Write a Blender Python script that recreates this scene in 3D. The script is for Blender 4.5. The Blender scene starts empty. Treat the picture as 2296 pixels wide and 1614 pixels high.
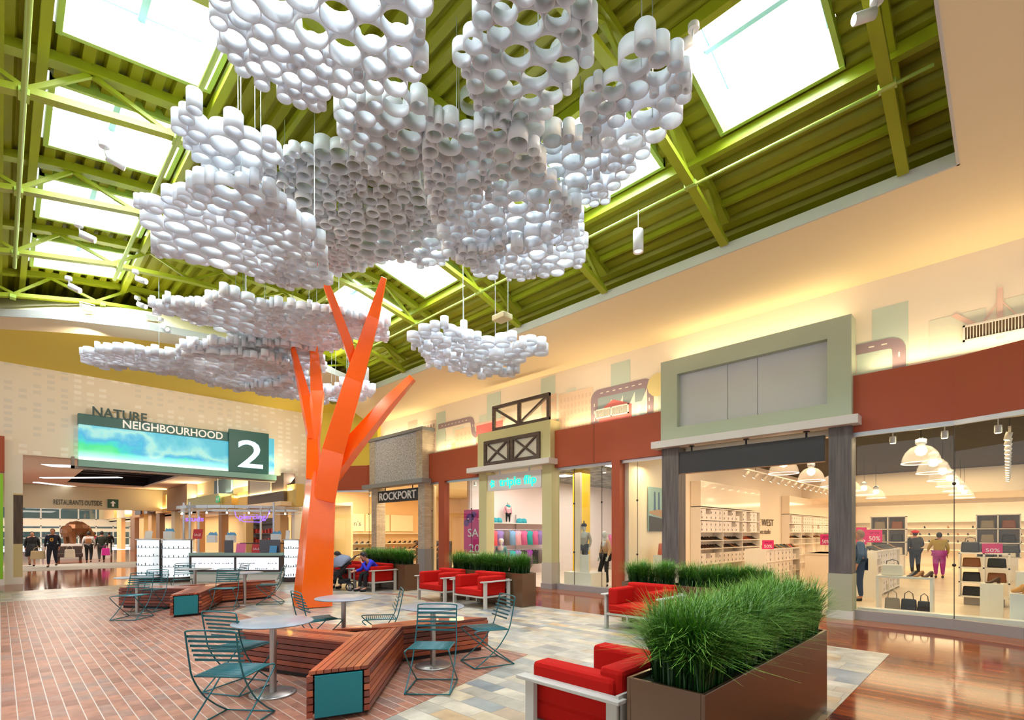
import bpy, math, random
from math import pi, sin, cos, radians as R
from mathutils import Vector, Matrix
random.seed(7)
S = bpy.context.scene
COL = S.collection
# ------------------------------------------------------------------ materials
MATS = {}
def nodes(name):
    m = bpy.data.materials.new(name); m.use_nodes = True
    nt = m.node_tree; b = nt.nodes['Principled BSDF']
    return m, nt, b
def srgb(c):
    return tuple(((x/255.)/12.92 if x/255. <= .04045 else ((x/255.+.055)/1.055)**2.4) for x in c) + (1,)
def mat(name, c, rough=.5, metal=0., emit=None, es=1., coat=0., noise=0., nscale=8., spec=.5, bump=0.):
    """plain procedural surface: base colour with a little noise variation"""
    if name in MATS: return MATS[name]
    m, nt, b = nodes(name)
    col = srgb(c)
    b.inputs['Base Color'].default_value = col
    b.inputs['Roughness'].default_value = rough
    b.inputs['Metallic'].default_value = metal
    b.inputs['Specular IOR Level'].default_value = spec
    b.inputs['Coat Weight'].default_value = coat
    b.inputs['Coat Roughness'].default_value = .08
    if emit:
        b.inputs['Emission Color'].default_value = srgb(emit); b.inputs['Emission Strength'].default_value = es
    if noise or bump:
        tc = nt.nodes.new('ShaderNodeTexCoord'); n = nt.nodes.new('ShaderNodeTexNoise')
        n.inputs['Scale'].default_value = nscale; n.inputs['Detail'].default_value = 4
        nt.links.new(tc.outputs['Object'], n.inputs['Vector'])
    if noise:
        mx = nt.nodes.new('ShaderNodeMix'); mx.data_type = 'RGBA'
        mx.inputs[6].default_value = tuple(max(0, x*(1-noise)) for x in col[:3])+(1,)
        mx.inputs[7].default_value = tuple(min(1, x*(1+noise)) for x in col[:3])+(1,)
        nt.links.new(n.outputs['Fac'], mx.inputs[0]); nt.links.new(mx.outputs[2], b.inputs['Base Color'])
    if bump:
        bp = nt.nodes.new('ShaderNodeBump'); bp.inputs['Strength'].default_value = bump; bp.inputs['Distance'].default_value = .02
        nt.links.new(n.outputs['Fac'], bp.inputs['Height']); nt.links.new(bp.outputs['Normal'], b.inputs['Normal'])
    MATS[name] = m
    return m
def wood(name, c1, c2, rough=.4, scale=(1, 30, 30), axis=None, coat=0.):
    """wood grain stretched along one axis"""
    if name in MATS: return MATS[name]
    m, nt, b = nodes(name)
    tc = nt.nodes.new('ShaderNodeTexCoord'); mp = nt.nodes.new('ShaderNodeMapping')
    mp.inputs['Scale'].default_value = scale
    n = nt.nodes.new('ShaderNodeTexNoise'); n.inputs['Scale'].default_value = 1.; n.inputs['Detail'].default_value = 6
    nt.links.new(tc.outputs['Object'], mp.inputs[0]); nt.links.new(mp.outputs[0], n.inputs[0])
    r = nt.nodes.new('ShaderNodeValToRGB'); r.color_ramp.elements[0].color = srgb(c1); r.color_ramp.elements[1].color = srgb(c2)
    r.color_ramp.elements[0].position = .3; r.color_ramp.elements[1].position = .7
    nt.links.new(n.outputs['Fac'], r.inputs[0]); nt.links.new(r.outputs[0], b.inputs['Base Color'])
    b.inputs['Roughness'].default_value = rough; b.inputs['Coat Weight'].default_value = coat
    MATS[name] = m
    return m
def glass(name='clear_glass', tint=(246, 250, 248), gloss=.028):
    if name in MATS: return MATS[name]
    m = bpy.data.materials.new(name); m.use_nodes = True; nt = m.node_tree
    nt.nodes.remove(nt.nodes['Principled BSDF']); out = nt.nodes['Material Output']
    t = nt.nodes.new('ShaderNodeBsdfTransparent'); t.inputs[0].default_value = srgb(tint)
    g = nt.nodes.new('ShaderNodeBsdfGlossy'); g.inputs['Roughness'].default_value = .01
    mx = nt.nodes.new('ShaderNodeMixShader'); mx.inputs[0].default_value = gloss
    nt.links.new(t.outputs[0], mx.inputs[1]); nt.links.new(g.outputs[0], mx.inputs[2]); nt.links.new(mx.outputs[0], out.inputs[0])
    MATS[name] = m
    return m
def emis(name, c, s):
    if name in MATS: return MATS[name]
    m, nt, b = nodes(name)
    b.inputs['Base Color'].default_value = srgb(c); b.inputs['Emission Color'].default_value = srgb(c)
    b.inputs['Emission Strength'].default_value = s
    MATS[name] = m
    return m
class NG:
    """tiny helper to write node maths"""
    def __init__(s, nt): s.nt = nt
    def math(s, op, a, b=None, c=None):
        n = s.nt.nodes.new('ShaderNodeMath'); n.operation = op
        for i, v in enumerate((a, b, c)):
            if v is None: continue
            if isinstance(v, (int, float)): n.inputs[i].default_value = v
            else: s.nt.links.new(v, n.inputs[i])
        return n.outputs[0]
    def xyz(s, out='Object'):
        tc = s.nt.nodes.new('ShaderNodeTexCoord'); sp = s.nt.nodes.new('ShaderNodeSeparateXYZ')
        s.nt.links.new(tc.outputs[out], sp.inputs[0]); return sp.outputs
    def comb(s, x, y, z=0):
        n = s.nt.nodes.new('ShaderNodeCombineXYZ')
        for i, v in enumerate((x, y, z)):
            if isinstance(v, (int, float)): n.inputs[i].default_value = v
            else: s.nt.links.new(v, n.inputs[i])
        return n.outputs[0]
    def rand(s, v):
        n = s.nt.nodes.new('ShaderNodeTexWhiteNoise'); n.noise_dimensions = '3D'; s.nt.links.new(v, n.inputs['Vector']); return n.outputs['Value']
    def ramp(s, f, stops, const=False):
        n = s.nt.nodes.new('ShaderNodeValToRGB'); cr = n.color_ramp
        if const: cr.interpolation = 'CONSTANT'
        while len(cr.elements) < len(stops): cr.elements.new(.5)
        for e, (p, c) in zip(cr.elements, stops): e.position = p; e.color = srgb(c)
        s.nt.links.new(f, n.inputs[0]); return n.outputs[0]
    def mix(s, f, a, b, mode='MIX'):
        n = s.nt.nodes.new('ShaderNodeMix'); n.data_type = 'RGBA'; n.blend_type = mode
        for i, v in ((0, f), (6, a), (7, b)):
            if isinstance(v, (int, float)): n.inputs[i].default_value = v
            elif isinstance(v, tuple): n.inputs[i].default_value = srgb(v)
            else: s.nt.links.new(v, n.inputs[i])
        return n.outputs[2]
    def noise(s, scale, vec=None, detail=4):
        n = s.nt.nodes.new('ShaderNodeTexNoise'); n.inputs['Scale'].default_value = scale; n.inputs['Detail'].default_value = detail
        if vec is None:
            tc = s.nt.nodes.new('ShaderNodeTexCoord'); vec = tc.outputs['Object']
        s.nt.links.new(vec, n.inputs['Vector']); return n.outputs['Fac']
def tiles(name, w, h, ax=(0, 1), joint=.01, jcol=(200, 190, 175), stops=(), rough=.35, stagger=.5, joint2=None, jcol2=None, grain=.25, gscale=6., coat=0., bump=.0, gstretch=(1,1,1)):
    """running-bond tiles: h across axis ax[0], w along axis ax[1]"""
    if name in MATS: return MATS[name]
    m, nt, b = nodes(name); g = NG(nt); o = g.xyz()
    X, Y = o[ax[0]], o[ax[1]]
    rx = g.math('DIVIDE', X, h); row = g.math('FLOOR', rx); fx = g.math('FRACT', rx)
    off = g.math('MULTIPLY', g.rand(g.comb(row, 3.3)), 1.) if stagger == 'r' else g.math('MULTIPLY', g.math('MODULO', row, 2.), stagger)
    ry = g.math('ADD', g.math('DIVIDE', Y, w), off); cell = g.math('FLOOR', ry); fy = g.math('FRACT', ry)
    val = g.rand(g.comb(row, cell, 1.7))
    c = g.ramp(val, stops)
    tc = nt.nodes.new('ShaderNodeTexCoord'); mp = nt.nodes.new('ShaderNodeMapping'); mp.inputs['Scale'].default_value = gstretch
    nt.links.new(tc.outputs['Object'], mp.inputs[0])
    addv = nt.nodes.new('ShaderNodeVectorMath'); addv.operation = 'ADD'
    nt.links.new(mp.outputs[0], addv.inputs[0]); nt.links.new(g.comb(val, val, val), addv.inputs[1])
    nz = g.noise(gscale, addv.outputs[0], 6)
    dark = g.ramp(nz, [(.25, tuple(int(255*(1-grain)) for _ in range(3))), (.75, (255, 255, 255))])
    c = g.mix(1., c, dark, 'MULTIPLY')
    j2 = joint2 if joint2 is not None else joint
    m1 = g.math('LESS_THAN', fx, joint/h); m2 = g.math('LESS_THAN', fy, j2/w)
    c = g.mix(m2, c, jcol2 or jcol); c = g.mix(m1, c, jcol)
    nt.links.new(c, b.inputs['Base Color']); b.inputs['Roughness'].default_value = rough
    b.inputs['Coat Weight'].default_value = coat; b.inputs['Coat Roughness'].default_value = .12
    if bump:
        mm = g.math('MAXIMUM', m1, m2); hh = g.math('SUBTRACT', g.math('MULTIPLY', nz, .4), mm)
        bp = nt.nodes.new('ShaderNodeBump'); bp.inputs['Strength'].default_value = bump; bp.inputs['Distance'].default_value = .01
        nt.links.new(hh, bp.inputs['Height']); nt.links.new(bp.outputs[0], b.inputs['Normal'])
    MATS[name] = m
    return m
# ------------------------------------------------------------------ mesh builder
class MB:
    def __init__(s): s.v = []; s.f = []; s.mi = []; s.cur = 0; s.sm = []; s.smooth = False
    def add(s, vs, fs):
        o = len(s.v); s.v += [tuple(p) for p in vs]
        for f in fs: s.f.append([i+o for i in f]); s.mi.append(s.cur); s.sm.append(s.smooth)
        return s
    def box(s, x0, y0, z0, x1, y1, z1, M=None):
        if x0 > x1: x0, x1 = x1, x0
        if y0 > y1: y0, y1 = y1, y0
        if z0 > z1: z0, z1 = z1, z0
        vs = [(x0, y0, z0), (x1, y0, z0), (x1, y1, z0), (x0, y1, z0), (x0, y0, z1), (x1, y0, z1), (x1, y1, z1), (x0, y1, z1)]
        if M: vs = [M @ Vector(p) for p in vs]
        return s.add(vs, [(0, 3, 2, 1), (4, 5, 6, 7), (0, 1, 5, 4), (1, 2, 6, 5), (2, 3, 7, 6), (3, 0, 4, 7)])
    def prism(s, poly, z0, z1, caps=True):
        """poly of (x,y), counter-clockwise"""
        n = len(poly); vs = [(x, y, z0) for x, y in poly]+[(x, y, z1) for x, y in poly]
        fs = [(i, (i+1) % n, n+(i+1) % n, n+i) for i in range(n)]
        if caps: fs += [tuple(reversed(range(n))), tuple(range(n, 2*n))]
        return s.add(vs, fs)
    def xprism(s, poly, x0, x1):
        """poly of (y,z) extruded along x"""
        n = len(poly); vs = [(x0, y, z) for y, z in poly]+[(x1, y, z) for y, z in poly]
        return s.add(vs, [(i, (i+1) % n, n+(i+1) % n, n+i) for i in range(n)]+[tuple(reversed(range(n))), tuple(range(n, 2*n))])
    def yprism(s, poly, y0, y1):
        n = len(poly); vs = [(x, y0, z) for x, z in poly]+[(x, y1, z) for x, z in poly]
        return s.add(vs, [(i, (i+1) % n, n+(i+1) % n, n+i) for i in range(n)]+[tuple(reversed(range(n))), tuple(range(n, 2*n))])
    def beam(s, a, b, w, h=None, up=(0, 0, 1)):
        """rectangular bar from a to b, w wide and h high"""
        a = Vector(a); b = Vector(b); h = h or w; d = (b-a).normalized(); u = Vector(up)
        if abs(d.dot(u)) > .99: u = Vector((1, 0, 0))
        r = d.cross(u).normalized(); u = r.cross(d).normalized()
        q = [r*w/2*i+u*h/2*j for i, j in ((-1, -1), (1, -1), (1, 1), (-1, 1))]
        vs = [a+p for p in q]+[b+p for p in q]
        return s.add(vs, [(3, 2, 1, 0), (4, 5, 6, 7), (0, 1, 5, 4), (1, 2, 6, 5), (2, 3, 7, 6), (3, 0, 4, 7)])
    def taper(s, a, b, qa, qb):
        """prism between two explicit rings"""
        n = len(qa); return s.add(list(qa)+list(qb), [(i, (i+1) % n, n+(i+1) % n, n+i) for i in range(n)]+[tuple(reversed(range(n))), tuple(range(n, 2*n))])
    def tube(s, pts, r, n=8, closed=False, rr=None):
        pts = [Vector(p) for p in pts]; m = len(pts); rings = []; u0 = None
        for i, p in enumerate(pts):
            if closed: d = pts[(i+1) % m]-pts[i-1]
            else: d = (pts[min(i+1, m-1)]-pts[max(i-1, 0)])
            d = d.normalized() if d.length > 1e-9 else Vector((0, 0, 1))
            u = u0 if u0 is not None else (Vector((0, 0, 1)) if abs(d.z) < .9 else Vector((1, 0, 0)))
            a = d.cross(u)
            if a.length < 1e-6: a = d.cross(Vector((0, 1, 0)))
            a.normalize(); u = a.cross(d).normalized(); u0 = u
            q = rr[i] if rr else r
            rings.append([p+(a*cos(2*pi*k/n)+u*sin(2*pi*k/n))*q for k in range(n)])
        vs = [q for ring in rings for q in ring]; fs = []
        for i in range(m if closed else m-1):
            j = (i+1) % m
            for k in range(n): fs.append((i*n+k, i*n+(k+1) % n, j*n+(k+1) % n, j*n+k))
        if not closed: fs += [tuple(reversed(range(n))), tuple(range((m-1)*n, m*n))]
        old = s.smooth; s.smooth = n > 5; s.add(vs, fs); s.smooth = old; return s
    def cyl(s, x, y, z0, z1, r, n=16, r2=None, smooth=True):
        r2 = r if r2 is None else r2
        vs = [(x+r*cos(2*pi*k/n), y+r*sin(2*pi*k/n), z0) for k in range(n)]+[(x+r2*cos(2*pi*k/n), y+r2*sin(2*pi*k/n), z1) for k in range(n)]
        old = s.smooth; s.smooth = smooth
        s.add(vs, [(k, (k+1) % n, n+(k+1) % n, n+k) for k in range(n)]); s.smooth = False
        s.add(vs, [tuple(reversed(range(n))), tuple(range(n, 2*n))]); s.smooth = old
        return s
    def lathe(s, prof, x=0, y=0, z=0, n=20, closed=False):
        vs = []; fs = []; m = len(prof)
        for (r, h) in prof: vs += [(x+r*cos(2*pi*k/n), y+r*sin(2*pi*k/n), z+h) for k in range(n)]
        for i in range(m if closed else m-1):
            j = (i+1) % m
            for k in range(n): fs.append((i*n+k, i*n+(k+1) % n, j*n+(k+1) % n, j*n+k))
        old = s.smooth; s.smooth = True; s.add(vs, fs); s.smooth = old; return s
    def ball(s, c, r, n=10, sc=(1, 1, 1), M=None):
        vs = []; fs = []; m = n//2+1
        for i in range(m+1):
            t = pi*i/m
            for k in range(n):
                p = Vector((r*sc[0]*sin(t)*cos(2*pi*k/n), r*sc[1]*sin(t)*sin(2*pi*k/n), r*sc[2]*cos(t)))
                if M: p = M @ p
                vs.append((c[0]+p.x, c[1]+p.y, c[2]+p.z))
        for i in range(m):
            for k in range(n): fs.append((i*n+k, (i+1)*n+k, (i+1)*n+(k+1) % n, i*n+(k+1) % n))
        old = s.smooth; s.smooth = True; s.add(vs, fs); s.smooth = old; return s
    def quad(s, *p): return s.add(p, [tuple(range(len(p)))])
    def obj(s, name, mats, parent=None, off=None, bevel=0., subd=0, tagd=None, solid=0.):
        me = bpy.data.meshes.new(name)
        vs = s.v if off is None else [(x-off[0], y-off[1], z-off[2]) for x, y, z in s.v]
        me.from_pydata(vs, [], s.f)
        for m in (mats if isinstance(mats, (list, tuple)) else [mats]): me.materials.append(m)
        me.polygons.foreach_set('material_index', s.mi); me.polygons.foreach_set('use_smooth', s.sm); me.update()
        o = bpy.data.objects.new(name, me); COL.objects.link(o)
        if parent: o.parent = parent
        if bevel:
            b = o.modifiers.new('bevel', 'BEVEL'); b.width = bevel; b.segments = 2; b.limit_method = 'ANGLE'
        if solid:
            b = o.modifiers.new('solid', 'SOLIDIFY'); b.thickness = solid
        if subd:
            b = o.modifiers.new('sub', 'SUBSURF'); b.levels = subd; b.render_levels = subd
        if tagd: tag(o, *tagd)
        return o
def tag(o, label=None, cat=None, group=None, kind=None):
    if label: o['label'] = label
    if cat: o['category'] = cat
    if group: o['group'] = group
    if kind: o['kind'] = kind
    return o
def thing(name, label, cat, loc=(0, 0, 0), rz=0, group=None):
    o = bpy.data.objects.new(name, None); o.empty_display_size = .1; COL.objects.link(o)
    o.location = loc; o.rotation_euler = (0, 0, rz); tag(o, label, cat, group); return o
def struct(name, mb, m, label=None, bevel=0):
    o = mb.obj(name, m, bevel=bevel); tag(o, label, None, None, 'structure'); return o
def dup(root, loc, rz=None, label=None, group=None, tree=None):
    r = root.copy(); COL.objects.link(r); r.location = loc
    if rz is not None: r.rotation_euler = (0, 0, rz)
    if label: r['label'] = label
    if group: r['group'] = group
    for ch in list(root.children):
        c = ch.copy(); COL.objects.link(c); c.parent = r
        for g in list(ch.children):
            d = g.copy(); COL.objects.link(d); d.parent = c
    return r
def text(name, body, size, m, loc, rot, parent=None, ext=.004, align='LEFT', sx=1., bold=0., shear=0., width=None):
    """writing as a mesh; width fits the whole line"""
    cu = bpy.data.curves.new(name, 'FONT'); cu.body = body; cu.size = size; cu.extrude = ext; cu.resolution_u = 3
    cu.offset = bold; cu.shear = shear; tmp = bpy.data.objects.new(name, cu)
    me = bpy.data.meshes.new_from_object(tmp); bpy.data.objects.remove(tmp); me.name = name
    xs_ = [v.co.x for v in me.vertices]; x0, x1 = min(xs_), max(xs_)
    k = width/(x1-x0) if width else sx
    off = x0 if align == 'LEFT' else (x0+x1)/2
    for v in me.vertices: v.co.x = (v.co.x-off)*k
    me.materials.clear(); me.materials.append(m); o = bpy.data.objects.new(name, me); COL.objects.link(o)
    o.location = loc; o.rotation_euler = rot
    if parent: o.parent = parent
    return o
def area(name, loc, rot, sx, sy, power, c=(255, 255, 255), spread=None):
    l = bpy.data.lights.new(name, 'AREA'); l.shape = 'RECTANGLE'; l.size = sx; l.size_y = sy; l.energy = power; l.color = srgb(c)[:3]
    if spread: l.spread = spread
    o = bpy.data.objects.new(name, l); COL.objects.link(o); o.location = loc; o.rotation_euler = rot; return o
def spot(name, loc, tgt, power, ang=40, c=(255, 230, 200), r=.04, blend=.5):
    l = bpy.data.lights.new(name, 'SPOT'); l.energy = power; l.spot_size = R(ang); l.spot_blend = blend; l.color = srgb(c)[:3]; l.shadow_soft_size = r
    o = bpy.data.objects.new(name, l); COL.objects.link(o); o.location = loc
    o.rotation_euler = (Vector(tgt)-Vector(loc)).to_track_quat('-Z', 'Y').to_euler(); return o
# facing the hall from the right-hand storefronts (sign text on a wall facing -X) and from the end wall (facing -Y)
RX = (pi/2, 0, -pi/2)
RY = (pi/2, 0, 0)
# turn a point of the survey photograph into a point on a horizontal or wall plane
_y = math.atan(1148/1130.); _F = Vector((sin(_y), cos(_y), 0)); _R = Vector((cos(_y), -sin(_y), 0))
def _ray(u, v): return _F+_R*((u-1148)/1130.)+Vector((0, 0, (1195-v)/1130.))
def atz(u, v, z): d = _ray(u, v); return Vector((0, 0, 1.65))+d*((z-1.65)/d.z)
def atx(u, v, x): d = _ray(u, v); return Vector((0, 0, 1.65))+d*(x/d.x)
def aty(u, v, y): d = _ray(u, v); return Vector((0, 0, 1.65))+d*(y/d.y)
# ------------------------------------------------------------------ camera, world
cam = bpy.data.cameras.new('camera'); cam.sensor_width = 36; cam.lens = 1130/2296*36; cam.shift_y = (1195-807)/2296; cam.clip_start = .05; cam.clip_end = 200
co = bpy.data.objects.new('camera', cam); COL.objects.link(co); co.location = (0, 0, 1.65)
co.rotation_euler = (pi/2, 0, -math.atan(1148/1130)); S.camera = co
S.view_settings.view_transform = 'Standard'; S.view_settings.look = 'None'; S.view_settings.gamma = 1; S.view_settings.use_curve_mapping = False
S.view_settings.exposure = 0.0
S.cycles.use_denoising = True; S.cycles.max_bounces = 5; S.cycles.diffuse_bounces = 4; S.cycles.glossy_bounces = 3; S.cycles.transparent_max_bounces = 10; S.cycles.use_adaptive_sampling = True; S.cycles.adaptive_threshold = .08
S.cycles.sample_clamp_indirect = 6; S.cycles.caustics_reflective = False; S.cycles.caustics_refractive = False
w = bpy.data.worlds.new('sky'); S.world = w; w.use_nodes = True
w.node_tree.nodes['Background'].inputs[0].default_value = (.92, .96, 1, 1); w.node_tree.nodes['Background'].inputs[1].default_value = 1.25
# ------------------------------------------------------------------ floor
WX = 11.62                                   # plane of the right-hand storefronts
brick = tiles('brick_pavers', .205, .107, (0, 1), .008, (186, 172, 158), [(0, (142, 94, 76)), (.35, (168, 112, 90)), (.65, (180, 122, 96)), (1, (148, 116, 104))], rough=.38, joint2=.005, jcol2=(120, 92, 82), grain=.22, gscale=9)
slate = tiles('slate_tiles', .44, .21, (0, 1), .007, (136, 128, 116), [(0, (206, 184, 148)), (.2, (158, 162, 158)), (.38, (216, 198, 164)), (.55, (176, 172, 162)), (.72, (214, 202, 178)), (.86, (138, 146, 150)), (1, (206, 172, 128))], rough=.3, stagger='r', grain=.25, gscale=4)
planks = tiles('red_wood_planks', 1.2, .085, (0, 1), .0015, (80, 34, 20), [(0, (128, 50, 16)), (.4, (156, 66, 22)), (.7, (172, 82, 30)), (1, (108, 40, 14))], rough=.09, stagger='r', grain=.45, gscale=5, coat=.0, gstretch=(6, .6, 1))
for _m in (planks,): _m.node_tree.nodes['Principled BSDF'].inputs['Specular IOR Level'].default_value = .14
carpet = mat('grey_carpet', (150, 146, 138), .9, noise=.15, nscale=30)
shopfloor = tiles('pale_shop_tiles', .6, .6, (0, 1), .004, (200, 186, 168), [(0, (226, 206, 182)), (1, (236, 218, 196))], rough=.3, stagger=0, grain=.08, gscale=2)
# base slab of planks, other finishes are laid on it a few millimetres higher
b = MB().box(-8, -7, -.2, WX+.0, 62, 0); struct('floor', b, planks, 'polished reddish wood plank floor of the mall')
b = MB().prism([(-8, 1.15), (8.5, 1.15), (8.5, 20.0), (-8, 20.0)], .0, .004); struct('floor_slate', b, slate, 'multicoloured slate tile floor around the seating')
b = MB().prism([(-8, -6.9), (-1.2, 1.2), (2.38, 3.92), (5.02, 4.64), (4.95, 5.4), (4.9, 7.6), (3.9, 9.2), (3.45, 10.2), (3.45, 11.6), (4.1, 12.5), (5.3, 13.1), (5.6, 14.6), (4.6, 16.3), (2.2, 17.05), (-8, 17.05)], .004, .007)
struct('floor_brick', b, brick, 'reddish brown brick paver floor with pale joints')
b = MB()
for k in range(16):   # thin brick arcs in the slate
    a0 = R(-70+k*6); a1 = R(-70+(k+1)*6); c = (4.9, 11.1)
    b.prism([(c[0]+r*cos(a), c[1]+r*sin(a)) for r, a in ((2.55, a0), (2.75, a0), (2.75, a1), (2.55, a1))], .004, .0065)
struct('floor_arc', b, brick, 'thin curved brick stripe in the slate floor')
b = MB().box(-8, 30, 0, WX, 33, .004).box(-8, 33, 0, 9, 36, .003); struct('floor_carpet', b, carpet, 'grey stone strip across the far corridor')
# ------------------------------------------------------------------ roof deck with skylight holes
DECK = [(-6, 5.9), (-3.4, 6.4), (-1.9, 6.85), (-.5, 7.3), (.82, 7.61), (2.28, 7.83), (3.7, 7.93), (5.1, 7.93), (6.6, 7.78), (8.03, 7.34), (9.3, 6.88), (11.4, 6.7)]
def zdeck(x):
    for (a, za), (b_, zb) in zip(DECK, DECK[1:]):
        if x <= b_: return za+(zb-za)*(x-a)/(b_-a)
    return DECK[-1][1]
TY = [1.03+2.445*k for k in range(7)]        # truss lines
SKX = [(.45, 2.05), (5.93, 7.44)]            # two rows of skylights
SKY = [(ty+.42, ty+1.98) for ty in [-1.415]+TY[:-1]]
m_deck = mat('green_deck_paint', (138, 138, 10), .55, noise=.06, nscale=3)
m_steel = mat('green_steel_paint', (152, 160, 30), .4, noise=.05, nscale=4)
m_curb = mat('green_curb_paint', (172, 200, 96), .45)
xs = []; x = -6.
while x < 11.3:                              # corrugation profile
    for dx, dz in ((0, 0), (.12, 0), (.15, .075), (.21, .075), (.24, 0)): xs.append((x+dx, zdeck(x+dx)+dz))
    x += .24
edges = sorted(set([-7.]+[q for p in SKY for q in p]+[19.5]))
b = MB()
for (xa, za), (xb, zb) in zip(xs, xs[1:]):
    if xb-xa < 1e-6: continue
    xm = (xa+xb)/2; hole = any(p-.05 < xm < q+.05 for p, q in SKX)
    for ya, yb in zip(edges, edges[1:]):
        ym = (ya+yb)/2
        if hole and any(p < ym < q for p, q in SKY[(1 if xm > 4 else 0):]): continue
        b.quad((xa, ya, za), (xa, yb, za), (xb, yb, zb), (xb, ya, zb))
struct('ceiling_deck', b, m_deck, 'corrugated green metal roof deck')
# trim beams round the skylights, running along the hall
b = MB()
for p, q in SKX:
    for xx in (p-.09, q+.09): b.beam((xx, -7, zdeck(xx)-.10), (xx, 17.5, zdeck(xx)-.10), .10, .16)
for xx in (.0, 3.1, 8.45): b.beam((xx, -7, zdeck(xx)-.06), (xx, 17.5, zdeck(xx)-.06), .07, .1)
struct('ceiling_purlins', b, m_steel, 'green purlins running along the roof deck')
m_white = mat('white_paint', (238, 240, 240), .5)
m_mull = mat('skylight_mullion', (110, 140, 168), .4)
m_sky = glass('skylight_pane', (250, 253, 255), .02)
n = 0
for r, (p, q) in enumerate(SKX):
    for j, (ya, yb) in enumerate(SKY):
        if r and not j: continue
        n += 1; zp, zq = zdeck(p), zdeck(q)
        t = thing('window_%d' % n, None, None, (0, 0, 0)); t['kind'] = 'structure'; del_ = None
        c = MB()
        for e in (0, 1):        # green curb ring
            yy = ya if e == 0 else yb-.06
            c.add([(p, yy, zp-.05), (q, yy, zq-.05), (q, yy+.06, zq-.05), (p, yy+.06, zp-.05), (p, yy, zp+.12), (q, yy, zq+.12), (q, yy+.06, zq+.12), (p, yy+.06, zp+.12)],
                  [(0, 3, 2, 1), (4, 5, 6, 7), (0, 1, 5, 4), (1, 2, 6, 5), (2, 3, 7, 6), (3, 0, 4, 7)])
        c.box(p, ya, zp-.05, p+.06, yb, zp+.12).box(q-.06, ya, zq-.05, q, yb, zq+.12)
        c.obj('curb', m_curb, t)
        c = MB(); P = [(p, ya), (q, ya), (q, yb), (p, yb)]; Z = {p: zp, q: zq}
        for k in range(4):     # white light well leaning inwards
            (x0, y0), (x1, y1) = P[k], P[(k+1) % 4]
            ix = lambda x, y: (x+(.13 if x == p else -.13), y+(.1 if y == ya else -.1))
            (a0, b0), (a1, b1) = ix(x0, y0), ix(x1, y1)
            c.quad((x0, y0, Z[x0]+.12), (x1, y1, Z[x1]+.12), (a1, b1, Z[x1]+.50), (a0, b0, Z[x0]+.50))
        c.obj('light_well', m_white, t)
        c = MB(); xm = (p+q)/2; zm = (zp+zq)/2+.47
        c.beam((xm, ya+.1, zm), (xm, yb-.1, zm), .08, .06); c.beam((p+.13, ya+.16, zp+.48), (q-.13, ya+.16, zq+.48), .02, .02).beam((p+.13, yb-.16, zp+.48), (q-.13, yb-.16, zq+.48), .02, .02); c.obj('frame', m_mull, t)
        c = MB().quad((p+.1, ya+.08, zp+.5), (q-.1, ya+.08, zq+.5), (q-.1, yb-.08, zq+.5), (p+.1, yb-.08, zp+.5)); c.obj('pane', m_sky, t)
        tilt = math.atan2(zq-zp, q-p)
        L = area('daylight', ((p+q)/2, (ya+yb)/2, (zp+zq)/2+.60), (0, -tilt, 0), q-p-.1, yb-ya-.05, 420, (236, 244, 255))
        L.data.cycles.is_portal = False; L.visible_camera = True
# ------------------------------------------------------------------ trusses
BN = [(-4.0, 5.6), (-2.6, 6.05), (-1.19, 6.5), (.22, 6.92), (1.63, 7.22), (3.04, 7.38), (4.45, 7.45), (5.86, 7.36), (7.4, 7.02), (8.74, 6.62)]
TN = [(-3.4, 6.3), (-1.9, 6.78), (-.5, 7.25), (.82, 7.56), (2.28, 7.78), (3.7, 7.88), (5.1, 7.88), (6.6, 7.73), (8.03, 7.28), (8.74, 7.0)]
for k, ty in enumerate(TY):
    t = thing('roof_truss', 'green steel roof truss, %s of seven counted from the corridor end of the hall' % ['seventh', 'sixth', 'fifth', 'fourth', 'third', 'second', 'first'][k], 'truss', (0, ty, 0), group='green roof trusses')
    c = MB()
    for a, d in zip(BN, BN[1:]): c.beam((a[0], 0, a[1]), (d[0], 0, d[1]), .13, .08)
    c.obj('bottom_chord', m_steel, t)
    c = MB()
    for a, d in zip(TN, TN[1:]): c.beam((a[0], 0, a[1]), (d[0], 0, d[1]), .16, .12)
    c.obj('top_chord', m_steel, t)
    for i, tn in enumerate(TN[1:9]):
        for bn in (BN[i+2], BN[i+1]):
            c = MB().beam((tn[0], 0, tn[1]-.05), (bn[0], 0, bn[1]+.03), .055, .055); c.obj('web_bar', m_steel, t)
m_pipe = mat('green_pipe', (172, 196, 90), .35)
for name, lab, x, z, rad, cat in (('sprinkler_pipe', 'green pipe clipped under the trusses left of the white tube clouds', .2, 6.86, .03, 'pipe'),
        ('sprinkler_pipe', 'pale green pipe running along the roof above the storefront side', 7.45, 6.98, .022, 'pipe'),
        ('bridging_bar', 'dark green bridging bar crossing the left row of skylights', 1.75, 7.18, .035, 'steel bar')):
    c = MB().tube([(x, .6, z), (x, 13.9, z)], rad, 8)
    for ty in TY: c.box(x-.05, ty-.09, z-.02, x+.05, ty+.09, z+.05)
    tag(c.obj(name, m_pipe), lab, cat)
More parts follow.
